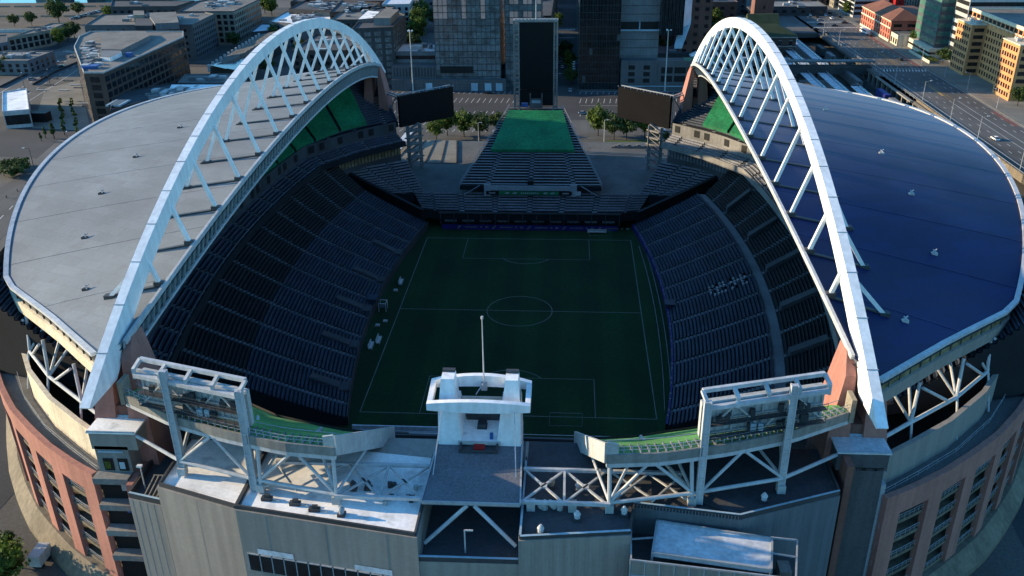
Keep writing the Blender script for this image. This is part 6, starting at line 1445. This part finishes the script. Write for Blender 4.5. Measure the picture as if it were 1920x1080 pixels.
cb=car('long white bus stopped before the brick terminal on the avenue',(207,398,7.02),R(94),'car_white','buses',1)
c2=car('dark car waiting at the far crossing of the avenue',(194,424,7.02),R(10),'car_dark'); c3=car('silver car at the edge of the parking lot right of the black scoreboard',(19.5,214,.02),R(0),'car_silver')
dup(c2,(186,431,7.02),.1,1,'second dark car at the far avenue crossing, left of the other'); dup(c1,(178,410,7.02),.3,1,'dark car turning by the station forecourt'); dup(c1,(207,386,7.02),1.6,1,'black car right behind the white bus'); dup(c2,(181,395,7.02),.2,1,'black car parked at the station yard end')
cm=car('white car parked by the lawn behind the right video screen',(55,184,.02),R(15),'car_white'); dup(c2,(-31,256,.02),.05,1,'dark car alone in the parking lot in front of the loading doors')
dup(c3,(13,262,.02),1.57,1,'silver car at the mouth of the side street'); dup(c0,(8,322,.02),1.57,1,'white car going up the side street'); dup(c2,(12,300,.02),1.57,1,'dark car beside the street trees'); dup(c0,(11,352,.02),1.57,1,'white car waiting at the middle crossing of the side street'); dup(c3,(6,432,.02),1.57,1,'silver car near the far crossing of the side street')
for i in range(5): dup((c2,c3,c0)[i%3],(14.8,305+7*i,.02),1.57,1,'%s car parked along the right kerb of the side street'%ORDN[i])
dup(c2,(-304.4,322.5)+(.02,),.5,1,'black car alone on the pale waterfront road')
for i in range(12): 
    p=PKX[i]; dup((c3,c2,c0,c2)[i%4],p+(.02,),1.2,1,'%s from the left in the row of cars parked in the waterfront lot'%ORDN[i])
for i,(x,y) in enumerate(((183,455),(188,470),(196,490),(186,505),(200,455),(205,480))): dup((c3,c0,c2)[i%3],(x,y,7.02),1.6,1,'%s car from the crossing in the far avenue traffic'%ORDN[i])
FAR=((191,462),(199,470),(184,476),(207,462),(193,515),(201,522),(187,530),(206,505),(182,520),(196,540),(190,446),(204,436))
for i,(x,y) in enumerate(FAR): dup((c2,c0,c3,c2)[i%4],(x,y,7.02),1.6 if i<10 else .05,1,'%s car from the front in the denser queue beyond the far avenue crossing'%ORDN[i])
for i in range(9): dup((c3,c2,c0)[i%3],(4.6,300+11*i,.02),-1.57,1,'%s car parked along the left kerb of the side street'%ORDN[i])
for i,q in enumerate(WCAR): dup((c2,c0,c3)[i%3],q+(.02,),.6,1,'%s car from the left edge along the waterfront road'%ORDN[i])
# people-sized things and lamps
def lamp(label,loc,h,rz,arm=2.5,m='steel',grp='street lamps on the avenue'):
    t=thing('street_lamp',label,'street lamp',(0,0,0),grp); a=MB(); a.tube((0,0,0),(0,0,h),.16,.09,8); a.build('pole',m,t)
    a=MB(); a.tube((0,0,h-.3),(arm,0,h+.2),.06); a.build('arm',m,t); a=MB(); a.box(arm-.5,arm+.4,-.18,.18,h+.12,h+.32); a.build('lamp_head','lamp',t); t.location=loc; t.rotation_euler=(0,0,rz); return t
l0=lamp('tall avenue lamp nearest the white car',(181.5,148,7),10,0)
for i,(x,y,l) in enumerate(((181.5,178,'tall avenue lamp second from the near end on the railing side'),(181.2,108,'tall avenue lamp cut by the right edge'),(181,212,'tall avenue lamp third from the near end on the railing side'),(180,250,'tall avenue lamp just short of the footbridge end'),(179.5,282,'tall avenue lamp beside the footbridge end'),(178.5,318,'tall avenue lamp just beyond the footbridge'),(178,352,'tall avenue lamp by the far rail cars'),(177,386,'tall avenue lamp by the station forecourt'))): dup(l0,(x,y,7),0,1,l)
for i,y in enumerate((335,300,265,235,200)): dup(l0,(210.5,y,7.2),math.pi,.9,'%s lamp from the far end along the office side of the avenue'%ORDN[i])
lp=lamp('black plaza lamp with two arms on the left plaza road',(-212.1,125.2)+(0,),8,R(200),2.2,'steel_dark','plaza lamps')
for px,l in (((-287.0,275.9),'dark lamp post beside the plaza wall, right one'),((-297.0,266.6),'dark lamp post in the waterfront road median'),((-207.7,147.4),'short dark lamp near the grey roof edge on the plaza')): dup(lp,px+(0,),2,1,l)
b0=MB(); b0.tube((0,0,0),(0,0,1.0),.2,.18,8); b0.tube((0,0,1.0),(0,0,1.12),.24,.1,8); b0=b0.build('bollard','steel_dark'); b0.location=(-201.3,86.9)+(0,); tag(b0,'first bollard from the left along the sunlit plaza road','bollard','bollards along the plaza road')
for i,q in enumerate(((-201.1,94.1),(-201.6,101.0),(-201.9,108.2))): dup(b0,q+(0,),0,1,'%s bollard from the left along the sunlit plaza road'%ORDN[i+1])
for i,q in enumerate(BENCH):
    o=MB(); w=3; o.box(-w,w,-.5,.5,.35,.55); o.box(-w+.3,-w+.7,-.4,.4,0,.35); o.box(w-.7,w-.3,-.4,.4,0,.35); o=o.build('plaza_bench','offwhite' if i%2 else 'steel_dark'); o.location=q+(0,); tag(o,'%s %s bench from the far end among the plaza paving on the left'%(ORDN[i],'pale' if i%2 else 'dark'),'bench','plaza benches')
for k,(x,y,sc,pr,l) in enumerate(((-285,352,1,ta,'tree beside the low shed between the waterfront roads'),(-262,300,.9,tb,'dark tree left of the brown office block by the road'),(-276,318,1,ta,'tree along the waterfront road bend, right of the others'),(-128,362,1,tb,'dark tree between the low brown and dark blocks behind the market hall'),(-108,356,1.1,ta,'tree at the corner of the dark block near the light mast'),(-160,352,1,tb,'dark tree at the head of the market hall'),(-176,330,.9,ta,'tree beside the upper end of the market hall'),(-166,300,.9,tb,'tree beside the middle of the market hall, street side'),(-190,395,1.1,ta,'street tree under the right wall of the loft block'),(-182,430,1.2,ta,'bright street tree right of the loft block, far one'),(-395,520,1,tb,'dark tree on the waterfront yard near the ferry'),(-360,500,.9,ta,'tree at the right end of the waterfront barrier'),(110,395,1.2,tb,'park tree between the station gable and the brown block'),(96,372,1.1,ta,'park tree just left of the station roof'),(70,352,1,tb,'dark tree between the terraced tower and the station wing'))): dup(pr,(x,y,0),x,sc,l)
# near street at the bottom corners
struct('west_street',sheet([(-200,-140),(-98,-140),(-98,-60),(-150,-30),(-260,-30)],.004),'asphalt')
struct('east_yard',sheet([(92,-140),(178,-140),(178,180),(128,180)],.004),'asphalt')
o=MB(); o.path([(133,y,1.0) for y in (-60,-20,20,60)],.3,2); o=o.build('yard_wall','stone'); recentre(o,(133,0,0)); tag(o,'low stone wall in the yard beyond the navy roof','wall')
t=thing('trailer','white trailer beside the trees at the bottom left corner','trailer',(-81.5,-104,0)); a=MB(); a.box(-82.6,-80.4,-106,-102,.8,3.0); a.build('body','offwhite',t); a=MB(); a.box(-82.4,-80.6,-105.5,-104.6,0,.8); a.box(-82.4,-80.6,-103.4,-102.5,0,.8); a.build('wheel','rubber',t)
t=thing('yard_crane','orange machine in the yard at the right edge beyond the navy roof','machine',(124,22,0)); a=MB(); a.box(122.8,125.6,20,24,1,3.4); a.tube((124,22,3.2),(124,27,6),.3); a.build('body','red',t); a=MB(); a.box(122.6,125.8,19.8,24.2,0,1); a.build('track','rubber',t)
